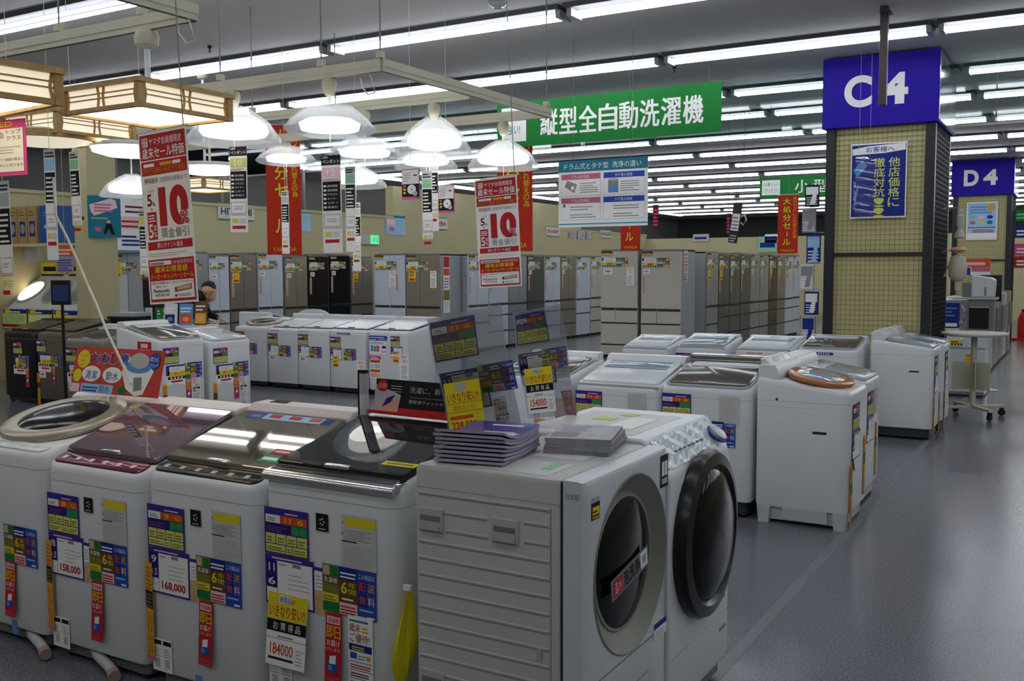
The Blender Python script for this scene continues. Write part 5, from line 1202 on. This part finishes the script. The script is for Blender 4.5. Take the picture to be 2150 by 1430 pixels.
def pp_small(c):
    def f(m, w, h): m.rect(0, w, -.13*h, 0, 'teal'); m.rect(.06*w, .45*w, -.5*h, -.2*h, c); m.bars(.5*w, .92*w, -.5*h, -.2*h, 4, 'mint', .0016, .5); m.ell(.3*w, -.7*h, .14*w, .12*h, 'rose'); m.bars(.5*w, .92*w, -.92*h, -.58*h, 5, 'sky', .0016, .5)
    return f
def on_wall(px, py): return at_x(px, py, -12.89)
p = on_wall(612, 440); poster('wall_poster', 'small teal-headed notice on the wall right of the red banner', p, .52, .4, R(90), pp_small('gold'), 'sky')
p = on_wall(810, 451); poster('wall_poster', 'small teal-headed notice on the wall above the champagne refrigerator', p, .68, .42, R(90), pp_small('lpink'), 'sky')
def brand(px, py, txt, w, h, col, label):
    p = on_wall(px, py)
    def f(m, W, H): m.rect(0, W, -.06*H, 0, 'dgreen'); m.rect(0, W, -H, -.94*H, 'dgreen'); m.text(txt, .08*W, .92*W, -.7*H, -.3*H, col, .002, 2.5)
    poster('brand_sign', label, (p.x, p.y, p.z), w, h, R(90), f, 'side_white', 'sign', 'maker name signs on the left wall')
brand(457, 424, 'HITACHI', .85, .3, 'black', 'white maker sign with black letters right of the sale poster')
brand(900, 455, 'TOSHIBA', .75, .28, 'red', 'white maker sign with red letters behind the white price strips')
brand(1147, 475, 'SHARP', .8, .27, 'red', 'white maker sign with red letters left of the refrigerator lettering')
brand(1261, 482, 'HITACHI', .8, .26, 'black', 'white maker sign with black letters right of the refrigerator lettering')
p = on_wall(1192, 482); t = thing('wall_lettering', 'outlined blue characters for refrigerator on the left wall', 'sign', p, (0, 0, R(90)))
for k, ch in enumerate('冷蔵庫'):
    m = MB(); m.text(ch, k*.58, k*.58+.45, -.28, 0, 'dblue', .004, 5, res=3); m.text(ch, k*.58+.03, k*.58+.42, -.265, -.015, 'white', .008, .2, res=3); m.build('character', t)
p = at_x(757, 492, -12.86); t = thing('exit_sign', 'small green lit exit sign on the cream wall', 'sign', p, (0, 0, R(90)))
MB().box(0, .62, 0, .05, -.2, 0, 'appl_grey').build('case', t); m = MB(); m.rect(.32, .6, -.19, -.01, 'exit_green'); m.poly([(.4, -.16), (.44, -.05), (.5, -.06), (.47, -.12), (.52, -.17), (.45, -.13)], 'white', .002); m.rect(.53, .58, -.17, -.04, 'white', .002); m.build('face', t)
# far signs on the back wall
for px, py, w, h, c, lab in ((1455, 492, .55, .24, 'lgrey', 'small white maker sign on the far back wall, left'), (1592, 497, .6, .5, 'mint', 'green notice on the far back wall'), (1606, 492, .5, .28, 'white', 'white maker sign left of the C4 column on the back wall')):
    p = at_y(px, py, 30.95); poster('wall_notice', lab, p, w, h, 0, lambda m, W, H: m.bars(.1*W, .9*W, -.7*H, -.3*H, 1, 'dblue', .0016, .8), c)
# dark hanging tags in the distance
for k, (px, py, dep, w, h, c, lab) in enumerate(((1371, 430, 14, .09, .32, 'wine', 'dark purple hanging tag right of the white board'), (1525, 448, 13, .07, .28, 'wine', 'dark purple hanging tag beside the white hand dryer tag'), (1541, 425, 12.6, .12, .52, 'plastic_black', 'black and white hanging tag above the far refrigerators'), (1556, 455, 12.8, .1, .1, 'appl_white', 'white hanging loop beside the black and white tag'))):
    p = at_d(px, py, dep); t = thing('hanging_tag', lab, 'tag', p, (0, R(8 if k == 2 else 0), 0))
    if k == 3:
        MB().tube([(0, 0, 0), (.05, 0, .02), (.07, 0, -.05), (.03, 0, -.11), (0, 0, -.08)], .012, c, 8).build('loop', t, smooth=True)
    else:
        m = MB(); m.box(0, w, -.004, 0, -h, 0, c); m.build('sheet', t)
        q = MB()
        if k == 2: q.rect(.01, w-.01, -.36, -.14, 'white', .005); q.bars(.02, w-.02, -.34, -.16, 4, 'grey', .0055); q.bars(.01, w-.01, -.5, -.4, 3, 'lgrey', .005)
        else: q.bars(.01, w-.01, -h+.02, -.04, 5, 'rose', .005)
        q.build('print', t)
    MB().tube([(.03, 0, 0), (.03, 0, CEIL-p.z)], .003, 'plinth_grey', 5).build('string', t)

# lamp display counter on the far left
t = thing('lamp_display', 'sloping white display counter with round downlight samples at the left edge', 'display counter', (-12.85, 8.0, 0), group=None)
MB().box(0, 1.72, .05, .7, 0, .78, 'cream_panel').build('base', t)
MB().prism_x([(0, .72), (.7, .72), (.7, 1.45), (.62, 1.45), (.08, 1.0), (0, 1.0)], 0, 1.72, 'side_white').build('sloped_panel', t)
m = MB(); m.rect(.0, 1.72, .74, .78, 'dred', .004); m.rect(0, 1.72, .78, .98, 'lyellow', .004)
for u in (.02, .58, 1.14): m.rect(u, u+.52, .93, .985, 'dblue', .006); m.bars(u+.06, u+.4, .94, .975, 1, 'white', .007); m.bars(u+.02, u+.48, .8, .91, 4, ('mint', 'white', 'gold')[int(u*2) % 3], .007, .5); m.ell(u+.1, .955, .07, .03, 'yellow', .008)
m.build('price_band', t)
a = math.atan2(.45, .54)
for k, (x, lit) in enumerate(((.14, True), (.72, False), (1.3, False))):
    q = MB(); q.lathe([(.24, 0), (.24, .012), (.22, .018), (.2, .004)], 'silver', 36); q.lathe([(.2, .004), (.1, .003), (.01, .003)], 'lamp_warm' if lit else 'lgrey', 36)
    q.build('downlight', t, (x, .34, 1.222), (a, 0, 0), smooth=True)
for k, u in enumerate((.0, .62, 1.2)):
    hb_ = MB().box(u, u+.5, .6, .63, 1.46, 1.62, 'yellow').build('header_board', t); q = MB(); q.rect(u, u+.5, 1.4, 1.46, 'dblue', .002); q.bars(u+.05, u+.45, 1.5, 1.58, 1, 'black', .002, .8); q.build('print', hb_, (0, .6, 0))
for x in (.55, 1.1): MB().box(x, x+.02, -.01, .0, .74, 1.0, 'plastic_black').build('divider', t)
t = thing('wall_shelf', 'cream wall shelf carrying boxes at the left edge', 'shelf', (-12.89, 8.0, 1.84))
MB().box(0, 1.3, .0, .5, 0, .03, 'cream_panel').build('board', t)
for x in (.1, 1.1): MB().prism_y([(x, -.2), (x+.02, -.2), (x+.02, 0), (x, 0)], .3, .5, 'rim_grey').build('bracket', t)
for k in range(4):
    x = -12.72+k*.215; bl = k == 3
    t = thing('boxed_lamp', 'blue boxed lamp at the right end of the shelf' if bl else '%s brown cardboard lamp box on the wall shelf' % ('leftmost', 'middle', 'right')[k], 'box', (x+(.05 if bl else 0), 8.05, 1.87), group='boxed lamps on the shelf')
    w = .28 if bl else .2
    MB().box(0, w, 0, .35, 0, .5, 'boxblue' if bl else 'kraft').build('carton', t); q = MB()
    if bl: q.ell(.14, .22, .05, .03, 'sky'); q.bars(.06, .22, .36, .44, 2, 'lblue', .0016, .3)
    else: q.rect(.04, .16, .1, .3, 'dblue'); q.ell(.1, .2, .05, .07, 'grey', .002); q.bars(.03, .17, .38, .46, 2, 'brown', .0016, .3)
    q.build('print', t)
# yellow calendar-like card and orange leaflet next to the pillar
p = at_d(157, 455, 10.5); poster('hanging_card', 'tilted yellow-framed card hanging beside the blue poster', p, .12, .15, R(15), lambda m, w, h: (m.rect(0, w, -.25*h, 0, 'black'), m.rect(.1*w, .9*w, -.9*h, -.3*h, 'tan')), 'gold', 'card', up=True)
p = at_d(118, 515, 10.8); poster('hanging_leaflet', 'purple and red leaflet hanging behind the light blue price strip', p, .24, .3, R(10), lambda m, w, h: (m.rect(0, w, -.4*h, 0, 'orange'), m.bars(.05*w, .9*w, -.35*h, -.08*h, 2, 'lpink', .002, .5), m.bars(.05*w, .95*w, -.95*h, -.48*h, 5, 'purple', .002, .4)), 'mag_inner', 'leaflet', up=True)
# tablet on a pole
p = at_d(131, 640, 9.9); t = thing('tablet_stand', 'black tablet on a thin black stand in front of the lamp display', 'tablet stand', (p.x, p.y, 0), (0, 0, R(28)))
MB().tube([(0, 0, .02), (0, 0, p.z+.02)], .016, 'plastic_black').build('pole', t); MB().lathe([(.16, 0), (.16, .012), (.03, .025)], 'plastic_black', 20).build('foot', t)
s = MB().box(-.1, .1, -.03, -.005, p.z, p.z+.25, 'plastic_black').build('tablet', t, bevel=.004); MB().box(-.08, .08, -.0315, -.03, p.z+.04, p.z+.2, 'screen_on').build('screen', s)
# leaflet table
o = V(-8.86, 7.1, 0); t = thing('leaflet_table', 'narrow white table with leaflets beside the man', 'table', o, (0, 0, R(28)))
MB().box(0, .72, 0, .35, .88, .905, 'appl_white').build('top', t); MB().box(0, .72, .0, .012, .8, .88, 'plinth_dark').build('apron', t)
for x in (.03, .69):
    for y in (.03, .32): MB().box(x-.015, x+.015, y-.015, y+.015, 0, .88, 'silver').build('leg', t)
for k, (u, w, h, c, c2, lab) in enumerate(((.1, .06, .2, 'dgreen', 'green', 'dark green box on the leaflet table'), (.19, .13, .24, 'appl_white', 'dblue', 'white box with blue marks on the leaflet table'), (.36, .15, .24, 'lblue', 'orange', 'blue and orange magazine standing on the leaflet table'), (.53, .14, .27, 'brown', 'gold', 'dark orange-patterned magazine standing on the leaflet table'))):
    rz = R(28); q = o+V(u*math.cos(rz)-.12*math.sin(rz), u*math.sin(rz)+.12*math.cos(rz), .905)
    b = thing('leaflet_box' if k < 2 else 'standing_magazine', lab, 'box' if k < 2 else 'magazine', q, (R(-8), 0, rz)); MB().box(0, w, 0, .05 if k < 2 else .012, 0, h, c).build('carton' if k < 2 else 'pages', b)
    m = MB(); m.rect(.01, w-.01, .02, h*.5, c2, .001); m.bars(.015, w-.015, h*.6, h*.9, 2, 'white', .001, .4); m.ell(w*.5, h*.28, w*.25, h*.1, 'skin' if k > 1 else 'grey', .0015); m.build('cover_print', b)
q = o+V(-.34, .42, 0); t = thing('table_sign', 'white sign on a white post beside the leaflet table', 'sign', (q.x, q.y, 0))
MB().tube([(0, 0, .02), (0, 0, 1.1)], .018, 'appl_white').build('post', t); MB().box(-.14, .14, -.015, .015, 1.08, 1.14, 'appl_white').build('plate', t); MB().lathe([(.11, 0), (.11, .012), (.02, .03)], 'appl_white', 20).build('foot', t)
t = thing('dark_monitor', 'dark screen behind the sale poster near the leaflets', 'monitor', at_d(312, 640, 10.2)*1, (0, 0, R(28))); t.location.z = 0
MB().box(-.06, .16, .0, .03, 1.12, 1.44, 'plastic_black').build('screen', t, bevel=.004); MB().tube([(.05, .02, .02), (.05, .02, 1.14)], .02, 'plastic_black').build('pole', t); MB().lathe([(.14, 0), (.14, .012), (.03, .025)], 'plastic_black', 20, (.05, .02, 0)).build('foot', t)
t = thing('clutter_tray', 'dark printer-like device behind the taupe washer', 'device', (-9.78, 7.36, 0), (0, 0, R(8)))
MB().box(0, .4, 0, .35, 0, .84, 'plinth_grey').build('stand', t); MB().box(-.02, .42, 0, .36, .84, .98, 'plastic_black').build('device_body', t, bevel=.01); MB().box(.02, .38, .02, .3, .98, 1.02, 'appl_grey').build('paper_tray', t)

# the man leaning over the leaflet table
def person():
    hd = at_d(440, 613, 11.6)
    bx_, by_ = hd.x-.35, hd.y-.2
    t = thing('person', 'man with short black hair and glasses in dark clothes bending beside the poster', 'person', (bx_, by_, 0), (0, 0, R(120)))
    hx, hy, hz = 0., -.4, hd.z
    J = [(0, 0, .9, .15), (-.01, -.08, 1.06, .145), (-.03, -.2, 1.17, .155), (-.05, -.29, 1.22, .075), (hx, hy+.02, hz-.06, .06),   # pelvis..neck base..neck
         (.1, 0, .82, .105), (.11, -.02, .47, .07), (.11, .03, .09, .05), (.11, -.14, .035, .04),
         (-.1, 0, .82, .105), (-.11, -.02, .47, .07), (-.11, .03, .09, .05), (-.11, -.14, .035, .04),
         (.17, -.22, 1.17, .075), (.24, -.3, .98, .05), (.16, -.45, .93, .036), (-.2, -.22, 1.17, .075), (-.27, -.3, .98, .05), (-.2, -.45, .93, .036)]
    E_ = [(0, 1), (1, 2), (2, 3), (3, 4), (0, 5), (5, 6), (6, 7), (7, 8), (0, 9), (9, 10), (10, 11), (11, 12), (2, 13), (13, 14), (14, 15), (2, 16), (16, 17), (17, 18)]
    me = bpy.data.meshes.new('body'); me.from_pydata([j[:3] for j in J], E_, []); o = bpy.data.objects.new('body', me); COL.objects.link(o); o.parent = t
    me.materials.append(MATS['cloth_dark'])
    o.modifiers.new('skin', 'SKIN')
    for v, j in zip(me.skin_vertices[0].data, J): v.radius = (j[3], j[3])
    me.skin_vertices[0].data[0].use_root = True
    s = o.modifiers.new('sub', 'SUBSURF'); s.levels = 2; s.render_levels = 2
    # hands
    for sx, (ax, ay, az) in ((1, J[15][:3]), (-1, J[18][:3])):
        q = MB(); q.lathe([(.012, -.01), (.026, .01), (.03, .04), (.026, .07), (.01, .08)], 'skin', 12, sy=.5); h = q.build('hand', t, (ax, ay-.0, az-.0), (R(110), 0, 0), smooth=True)
        for f in range(4):
            q = MB(); L = (.06, .07, .066, .052)[f]; q.tube([(-.022+f*.0148, 0, .07), (-.024+f*.0155, -.006, .07+L*.5), (-.024+f*.0155, -.02, .07+L)], [.008, .0075, .006], 'skin', 8); q.build('finger', h, smooth=True)
        q = MB(); q.tube([(-.024*sx, 0, .02), (-.045*sx, -.008, .045), (-.05*sx, -.018, .07)], [.01, .009, .007], 'skin', 8); q.build('thumb', h, smooth=True)
    # head, tilted down to the left
    hdm = MB()
    hdm.lathe([(.02, -.115), (.05, -.105), (.062, -.075), (.072, -.03), (.077, .02), (.075, .06), (.06, .095), (.03, .112), (.004, .116)], 'skin', 24, sy=1.18)
    h = hdm.build('head', t, (hx, hy, hz), (R(20), R(-8), R(-95)), smooth=True)
    q = MB(); q.lathe([(.079, .03), (.082, .055), (.07, .095), (.04, .122), (.004, .126)], 'hair', 24, (0, .012, 0), sy=1.16); q.lathe([(.06, -.03), (.078, .0), (.083, .05), (.075, .09)], 'hair', 24, (0, .028, 0), sy=1.02); q.build('hair', h, smooth=True)
    q = MB(); q.add([(0, -.085, .02), (-.014, -.086, -.025), (.014, -.086, -.025), (0, -.112, -.022), (0, -.088, -.034)], [(0, 1, 3), (0, 3, 2), (1, 4, 3), (3, 4, 2)], 'skin'); q.build('nose', h)
    MB().box(-.026, .026, -.082, -.076, -.062, -.055, 'rose').build('mouth', h)
    for sx in (-1, 1):
        MB().lathe([(.004, -.004), (.018, 0), (.016, .004), (.003, .005)], 'skin', 12, (sx*.077, .01, -.005), axis='x', sy=1.6).build('ear', h, smooth=True)
        MB().lathe([(.009, 0), (.009, .003), (.002, .005)], 'white', 10, (sx*.03, -.079, .018), axis='y').build('eye', h); MB().lathe([(.0045, .004), (.004, .006), (.001, .007)], 'black', 8, (sx*.03, -.079, .018), axis='y').build('pupil', h)
        MB().lathe([(.024, 0), (.027, 0), (.027, .003), (.024, .003)], 'plastic_black', 18, (sx*.03, -.09, .016), closed=True, axis='y').build('glasses_rim', h); MB().box(sx*.056-.001, sx*.056+.02*sx if sx > 0 else sx*.056+.001, -.09, .01, .016, .02, 'plastic_black').build('glasses_arm', h)
person()

# ================================================================ right side: column extras, round table, small appliances
def c4p(m, w, h):
    m.rect(.02*w, .98*w, -.98*h, -.02*h, 'dblue'); m.poly([(.03*w, -.07*h), (.3*w, -.04*h), (.97*w, -.02*h), (.97*w, -.11*h), (.6*w, -.14*h), (.03*w, -.15*h)], 'white', .002); m.text('お客様へ', .27*w, .78*w, -.125*h, -.05*h, 'dblue', .0026, 1.5)
    m.vtext('他店価格に', .68*w, .88*w, -.2*h, .125*h, 'lyellow', .002, 2); m.vtext('徹底対抗!!', .42*w, .62*w, -.2*h, .125*h, 'lyellow', .002, 2)
    m.poly([(.05*w, -.35*h), (.2*w, -.22*h), (.3*w, -.3*h), (.12*w, -.45*h)], 'lblue', .0018); m.poly([(.06*w, -.75*h), (.13*w, -.55*h), (.16*w, -.57*h), (.1*w, -.78*h)], 'lblue', .0018); m.vtext('お申し付け下さい', .06*w, .1*w, -.5*h, .045*h, 'white', .002, .3)
poster('column_poster', 'blue and yellow price match poster on the C4 column', (-2.048, 10.17, 2.74), .525, .735, 0, c4p)
def d4p(m, w, h):
    m.rect(.04*w, .96*w, -.97*h, -.03*h, 'sky'); m.ell(.78*w, -.15*h, .14*w, .08*h, 'gold', .002); m.bars(.1*w, .85*w, -.3*h, -.08*h, 3, 'lblue', .0018, .5)
    for k in range(6): m.ell((.2+.28*(k % 3))*w, -(.4+.14*(k//3))*h, .1*w, .05*h, ('mint', 'lpink', 'purple', 'rose', 'lyellow', 'teal')[k], .002)
    m.rect(.06*w, .94*w, -.68*h, -.66*h, 'wine', .002); m.bars(.2*w, .9*w, -.8*h, -.71*h, 2, 'red', .002, .5); m.rect(.04*w, .96*w, -.96*h, -.82*h, 'white', .0018)
poster('column_poster', 'pale blue illustrated poster on the D4 column', (-2.03, 21.02, 2.777), .545, .735, 0, d4p)
# clear film strip in front of the price match poster
p = at_y(1797, 330, 9.95); t = thing('film_strip', 'clear plastic strip hanging on two threads over the column poster', 'plastic strip', p)
for k in range(5):
    q = MB(); wavy(q, 0, .19, -.12*(k+1)+.005, -.12*k, lambda u, v: .012*math.sin(v*40+u*9), 'clear_film', 0, 5, 6); q.build('clear_pocket', t, smooth=True)
for u in (.03, .13): MB().tube([(u, 0, 0), (u, 0, CEIL-p.z)], .0015, 'lgrey', 5).build('thread', t)
# packages hooked on the left grid of the C4 column
pk = [(2.36, .22, 'black', 'white', 'black package with white print, topmost on the left of the C4 column'), (2.12, .24, 'mag_inner', 'grey', 'grey-purple package second from the top on the left of the C4 column'), (1.86, .3, 'dblue', 'sky', 'blue brush package on the left of the C4 column'), (1.55, .26, 'side_white', 'grey', 'white package in the middle of the left side of the C4 column'), (1.27, .24, 'dblue', 'white', 'dark blue package below the middle on the left of the C4 column'), (1.01, .3, 'lgrey', 'dblue', 'pale package second from the bottom on the left of the C4 column'), (.72, .2, 'dblue', 'lgrey', 'lowest dark blue package on the left of the C4 column')]
for k, (z, h, c, c2, lab) in enumerate(pk):
    t = thing('hanging_package', lab, 'package', (-2.43-.04*(k % 2), 10.2+.05*(k % 3), z), (0, 0, R(random.uniform(-8, 8))), 'packages hooked on the column')
    MB().box(-.07, .07, 0, .035, -h, 0, c).build('pack', t, bevel=.004); m = MB(); m.rect(-.06, .06, -h*.45, -.02, c2, .001); m.bars(-.055, .055, -h+.02, -h*.5, 4, 'white', .001, .35); m.poly([(-.02, -h*.9), (.03, -h*.9), (.05, -h*.3), (.02, -h*.2)], c2, .0015); m.build('print', t)
    MB().tube([(.16, .02, .02), (.0, .02, .02), (0, .02, 0)], .004, 'silver', 6).build('hook', t)
# white gadgets hooked on the right side of the column
for k, (px, py, lab) in enumerate(((1997, 470, 'white hand blender hooked high on the right side of the C4 column'), (1993, 560, 'white kettle-shaped gadget hooked on the right side of the C4 column'))):
    p = at_y(px, py, 10.9)+V(.08, 0, 0); t = thing('hooked_gadget', lab, 'appliance', p)
    if k == 0:
        MB().lathe([(.012, .1), (.035, .08), (.03, .0), (.02, -.06), (.045, -.1), (.05, -.14), (.02, -.15)], 'appl_grey', 14).build('body', t, smooth=True); MB().lathe([(.02, .1), (.03, .12), (.02, .15), (.005, .16)], 'frost', 12).build('cap', t, smooth=True)
    else:
        MB().lathe([(.02, .12), (.07, .1), (.09, .0), (.085, -.1), (.05, -.14), (.02, -.15)], 'table_cream', 18).build('body', t, smooth=True); MB().tube([(.06, 0, .06), (-.1, 0, .0), (-.12, 0, -.1)], .015, 'table_cream').build('handle', t, smooth=True); MB().lathe([(.06, .2), (.08, .17), (.04, .14)], 'skin', 14).build('top', t, smooth=True); MB().box(-.02, .02, -.02, .02, -.24, -.14, 'table_cream').build('tail', t)
    MB().tube([(-.22, 0, .16), (0, 0, .16), (0, 0, .1)], .005, 'silver', 6).build('hook', t)
# round cream high table on castors
t = thing('round_table', 'round cream table on one post with castors beside the column', 'table', (-.94, 10.85, 0))
MB().lathe([(.01, .825), (.28, .825), (.31, .833), (.315, .845), (.31, .857), (.01, .86)], 'table_cream', 40).build('tabletop', t, smooth=True)
MB().tube([(0, 0, .12), (0, 0, .83)], .03, 'table_cream', 12).build('post', t, smooth=True)
MB().box(-.2, .0, -.004, .004, .28, .56, 'table_cream').build('leaflet_panel', t, (0, 0, 0), (0, 0, R(20))); MB().box(.0, .2, -.004, .004, .28, .56, 'table_cream').build('leaflet_panel', t, (0, 0, 0), (0, 0, R(-35))); MB().box(-.2, .0, -.004, .004, .28, .56, 'table_cream').build('leaflet_panel', t, (0, 0, 0), (0, 0, R(100)))
for k in range(4):
    a = R(35+90*k); l = MB().box(0, .34, -.022, .022, .085, .115, 'table_cream').build('foot_bar', t, (0, 0, 0), (0, 0, a), bevel=.005)
    q = MB(); q.lathe([(.01, -.014), (.033, -.014), (.036, 0), (.033, .014), (.01, .014)], 'rubber', 16, axis='y'); q.box(-.012, .012, -.02, .02, .02, .055, 'steel_dark'); q.build('castor', l, (.315, 0, .036), (0, 0, R(40*k)), smooth=True)
# white cabinet with small goods
t = thing('white_cabinet', 'small white refrigerator behind the round table', 'refrigerator', (-1.19, 12.5, 0))
MB().box(-.23, .23, .03, .5, .02, .74, 'fridge_white').build('cabinet', t, bevel=.006); MB().box(-.23, .23, 0, .03, .57, .735, 'fridge_white').build('freezer_door', t, bevel=.005); MB().box(-.23, .23, 0, .03, .05, .56, 'fridge_white').build('door', t, bevel=.005)
card('fprice', t, -.22, .72, scale=.8); card('yellow', t, .02, .5); MB().box(-.2, .22, -.05, .04, .0, .02, 'plinth_dark').build('base_tray', t)
t = thing('water_jug_box', 'blue and white carton standing on the small white refrigerator', 'carton', (-1.36, 12.48, .74))
MB().box(-.1, .11, 0, .2, 0, .06, 'appl_white').build('stand', t); b = MB().box(-.1, .1, 0, .18, .06, .36, 'dblue').build('carton', t, bevel=.01); m = MB(); m.bars(-.08, .08, .2, .33, 3, 'lblue', .002, .4); m.rect(-.09, .09, .08, .12, 'white', .002); m.build('print', b); MB().tube([(.1, .09, .12), (.15, .09, .14), (.16, .09, .26), (.12, .09, .33)], .015, 'appl_cool').build('handle', t, smooth=True)
t = thing('toaster_oven', 'grey toaster oven on the small white refrigerator', 'oven', (-1.04, 12.52, .74))
MB().box(-.13, .15, 0, .3, .02, .4, 'plinth_grey').build('case', t, bevel=.012); MB().box(-.11, .1, -.006, .0, .06, .3, 'plastic_black').build('door', t); MB().tube([(-.1, -.03, .31), (.1, -.03, .31)], .008, 'silver').build('handle', t); MB().box(-.16, .18, -.02, .3, .4, .425, 'rim_grey').build('shelf_plate', t)
t = thing('microwave', 'white microwave on top of the toaster oven', 'microwave', (-1.04, 12.58, 1.165))
MB().prism_y([(-.1, 0), (.14, 0), (.15, .2), (.1, .23), (-.1, .26)], 0, .28, 'appl_cool').build('case', t, bevel=.015); MB().box(.04, .06, -.004, 0, .02, .12, 'plinth_grey').build('vent', t); MB().box(-.2, -.1, .02, .25, 0, .17, 'plinth_grey').build('side_unit', t)
t = thing('shelf_sign', 'orange and blue shelf sign low on the D4 column', 'sign', (-1.42, 13.3, 1.42)); MB().box(0, .42, 0, .01, 0, .2, 'white').build('board', t); m = MB(); m.rect(0, .42, .1, .2, 'orange', .001); m.bars(.05, .36, .12, .18, 1, 'lpink', .0015, .6); m.rect(0, .2, 0, .09, 'purple', .001); m.rect(.21, .42, .04, .1, 'rose', .001); m.build('print', t)
MB().tube([(.2, .02, 0), (.2, .02, -1.42)], .012, 'rim_grey').build('post', t)
t = thing('black_screen', 'dark flat panel standing behind the microwave', 'monitor', (-.98, 13.2, 0)); MB().box(-.16, .12, 0, .03, 1.1, 1.42, 'plastic_black').build('screen', t); MB().tube([(0, .03, .02), (0, .03, 1.2)], .02, 'rim_grey').build('post', t); MB().lathe([(.12, 0), (.12, .012), (.02, .03)], 'rim_grey', 16, (0, .03, 0)).build('foot', t)
for k in range(11):
    y = 13.75+k*.56; c = ('fridge_silver', 'fridge_dark', 'fridge_side', 'fridge_white', 'fridge_dark')[k % 5]
    t = thing('small_refrigerator', ('small refrigerator nearest the round table in the right-hand row', 'second small refrigerator in the right-hand row')[k] if k < 2 else 'small refrigerator in the right-hand row, %s from the round table' % ORD[k], 'refrigerator', (-1.12, y, 0), (0, 0, R(90)), 'small refrigerators in the right-hand row')
    MB().box(-.26, .26, .03, .55, .03, 1.1, c).build('cabinet', t); MB().box(-.26, .26, 0, .03, .38, 1.09, c).build('door', t, bevel=.005); MB().box(-.26, .26, 0, .03, .05, .37, c).build('drawer', t, bevel=.005); MB().box(.18, .2, -.03, 0, .5, .9, 'chrome').build('handle', t); MB().box(-.24, .24, .05, .5, 0, .03, 'dark_gap').build('base', t)
    if k < 4: card('yellow', t, -.1, .9)
p = at_z(2135, 714, 0); t = thing('fire_extinguisher', 'red fire extinguisher on a red base at the right edge', 'extinguisher', (p.x+.1, p.y, 0))
MB().box(-.22, .22, -.2, .2, 0, .05, 'red').build('base', t); MB().lathe([(.09, .05), (.1, .08), (.1, .45), (.06, .55), (.03, .58)], 'red', 18).build('cylinder', t, smooth=True); MB().box(-.03, .06, -.02, .02, .57, .64, 'plastic_black').build('valve', t); MB().tube([(.05, 0, .6), (.13, 0, .5), (.12, 0, .25)], .012, 'rubber').build('hose', t, smooth=True)
# stacked signs at the right edge
for k, (py, h, c, c2, lab) in enumerate(((440, .24, 'dgreen', 'mint', 'green sign at the right edge of the photo'), (475, .24, 'dblue', 'white', 'blue sign at the right edge of the photo'), (512, .24, 'pink', 'white', 'pink sign at the right edge of the photo'), (538, .24, 'red', 'white', 'red sign lowest at the right edge of the photo'))):
    p = at_y(2128, py, 22.5); t = thing('edge_sign', lab, 'sign', p, group='signs at the right edge'); MB().box(0, .6, 0, .01, -h, 0, c).build('board', t); m = MB(); m.bars(.06, .5, -h+.05, -.05, 2, c2, .001, .5); m.build('print', t); MB().tube([(.3, .02+.03*k, -h), (.3, .02+.03*k, CEIL-p.z)], .004, 'plinth_grey', 5).build('wire', t)
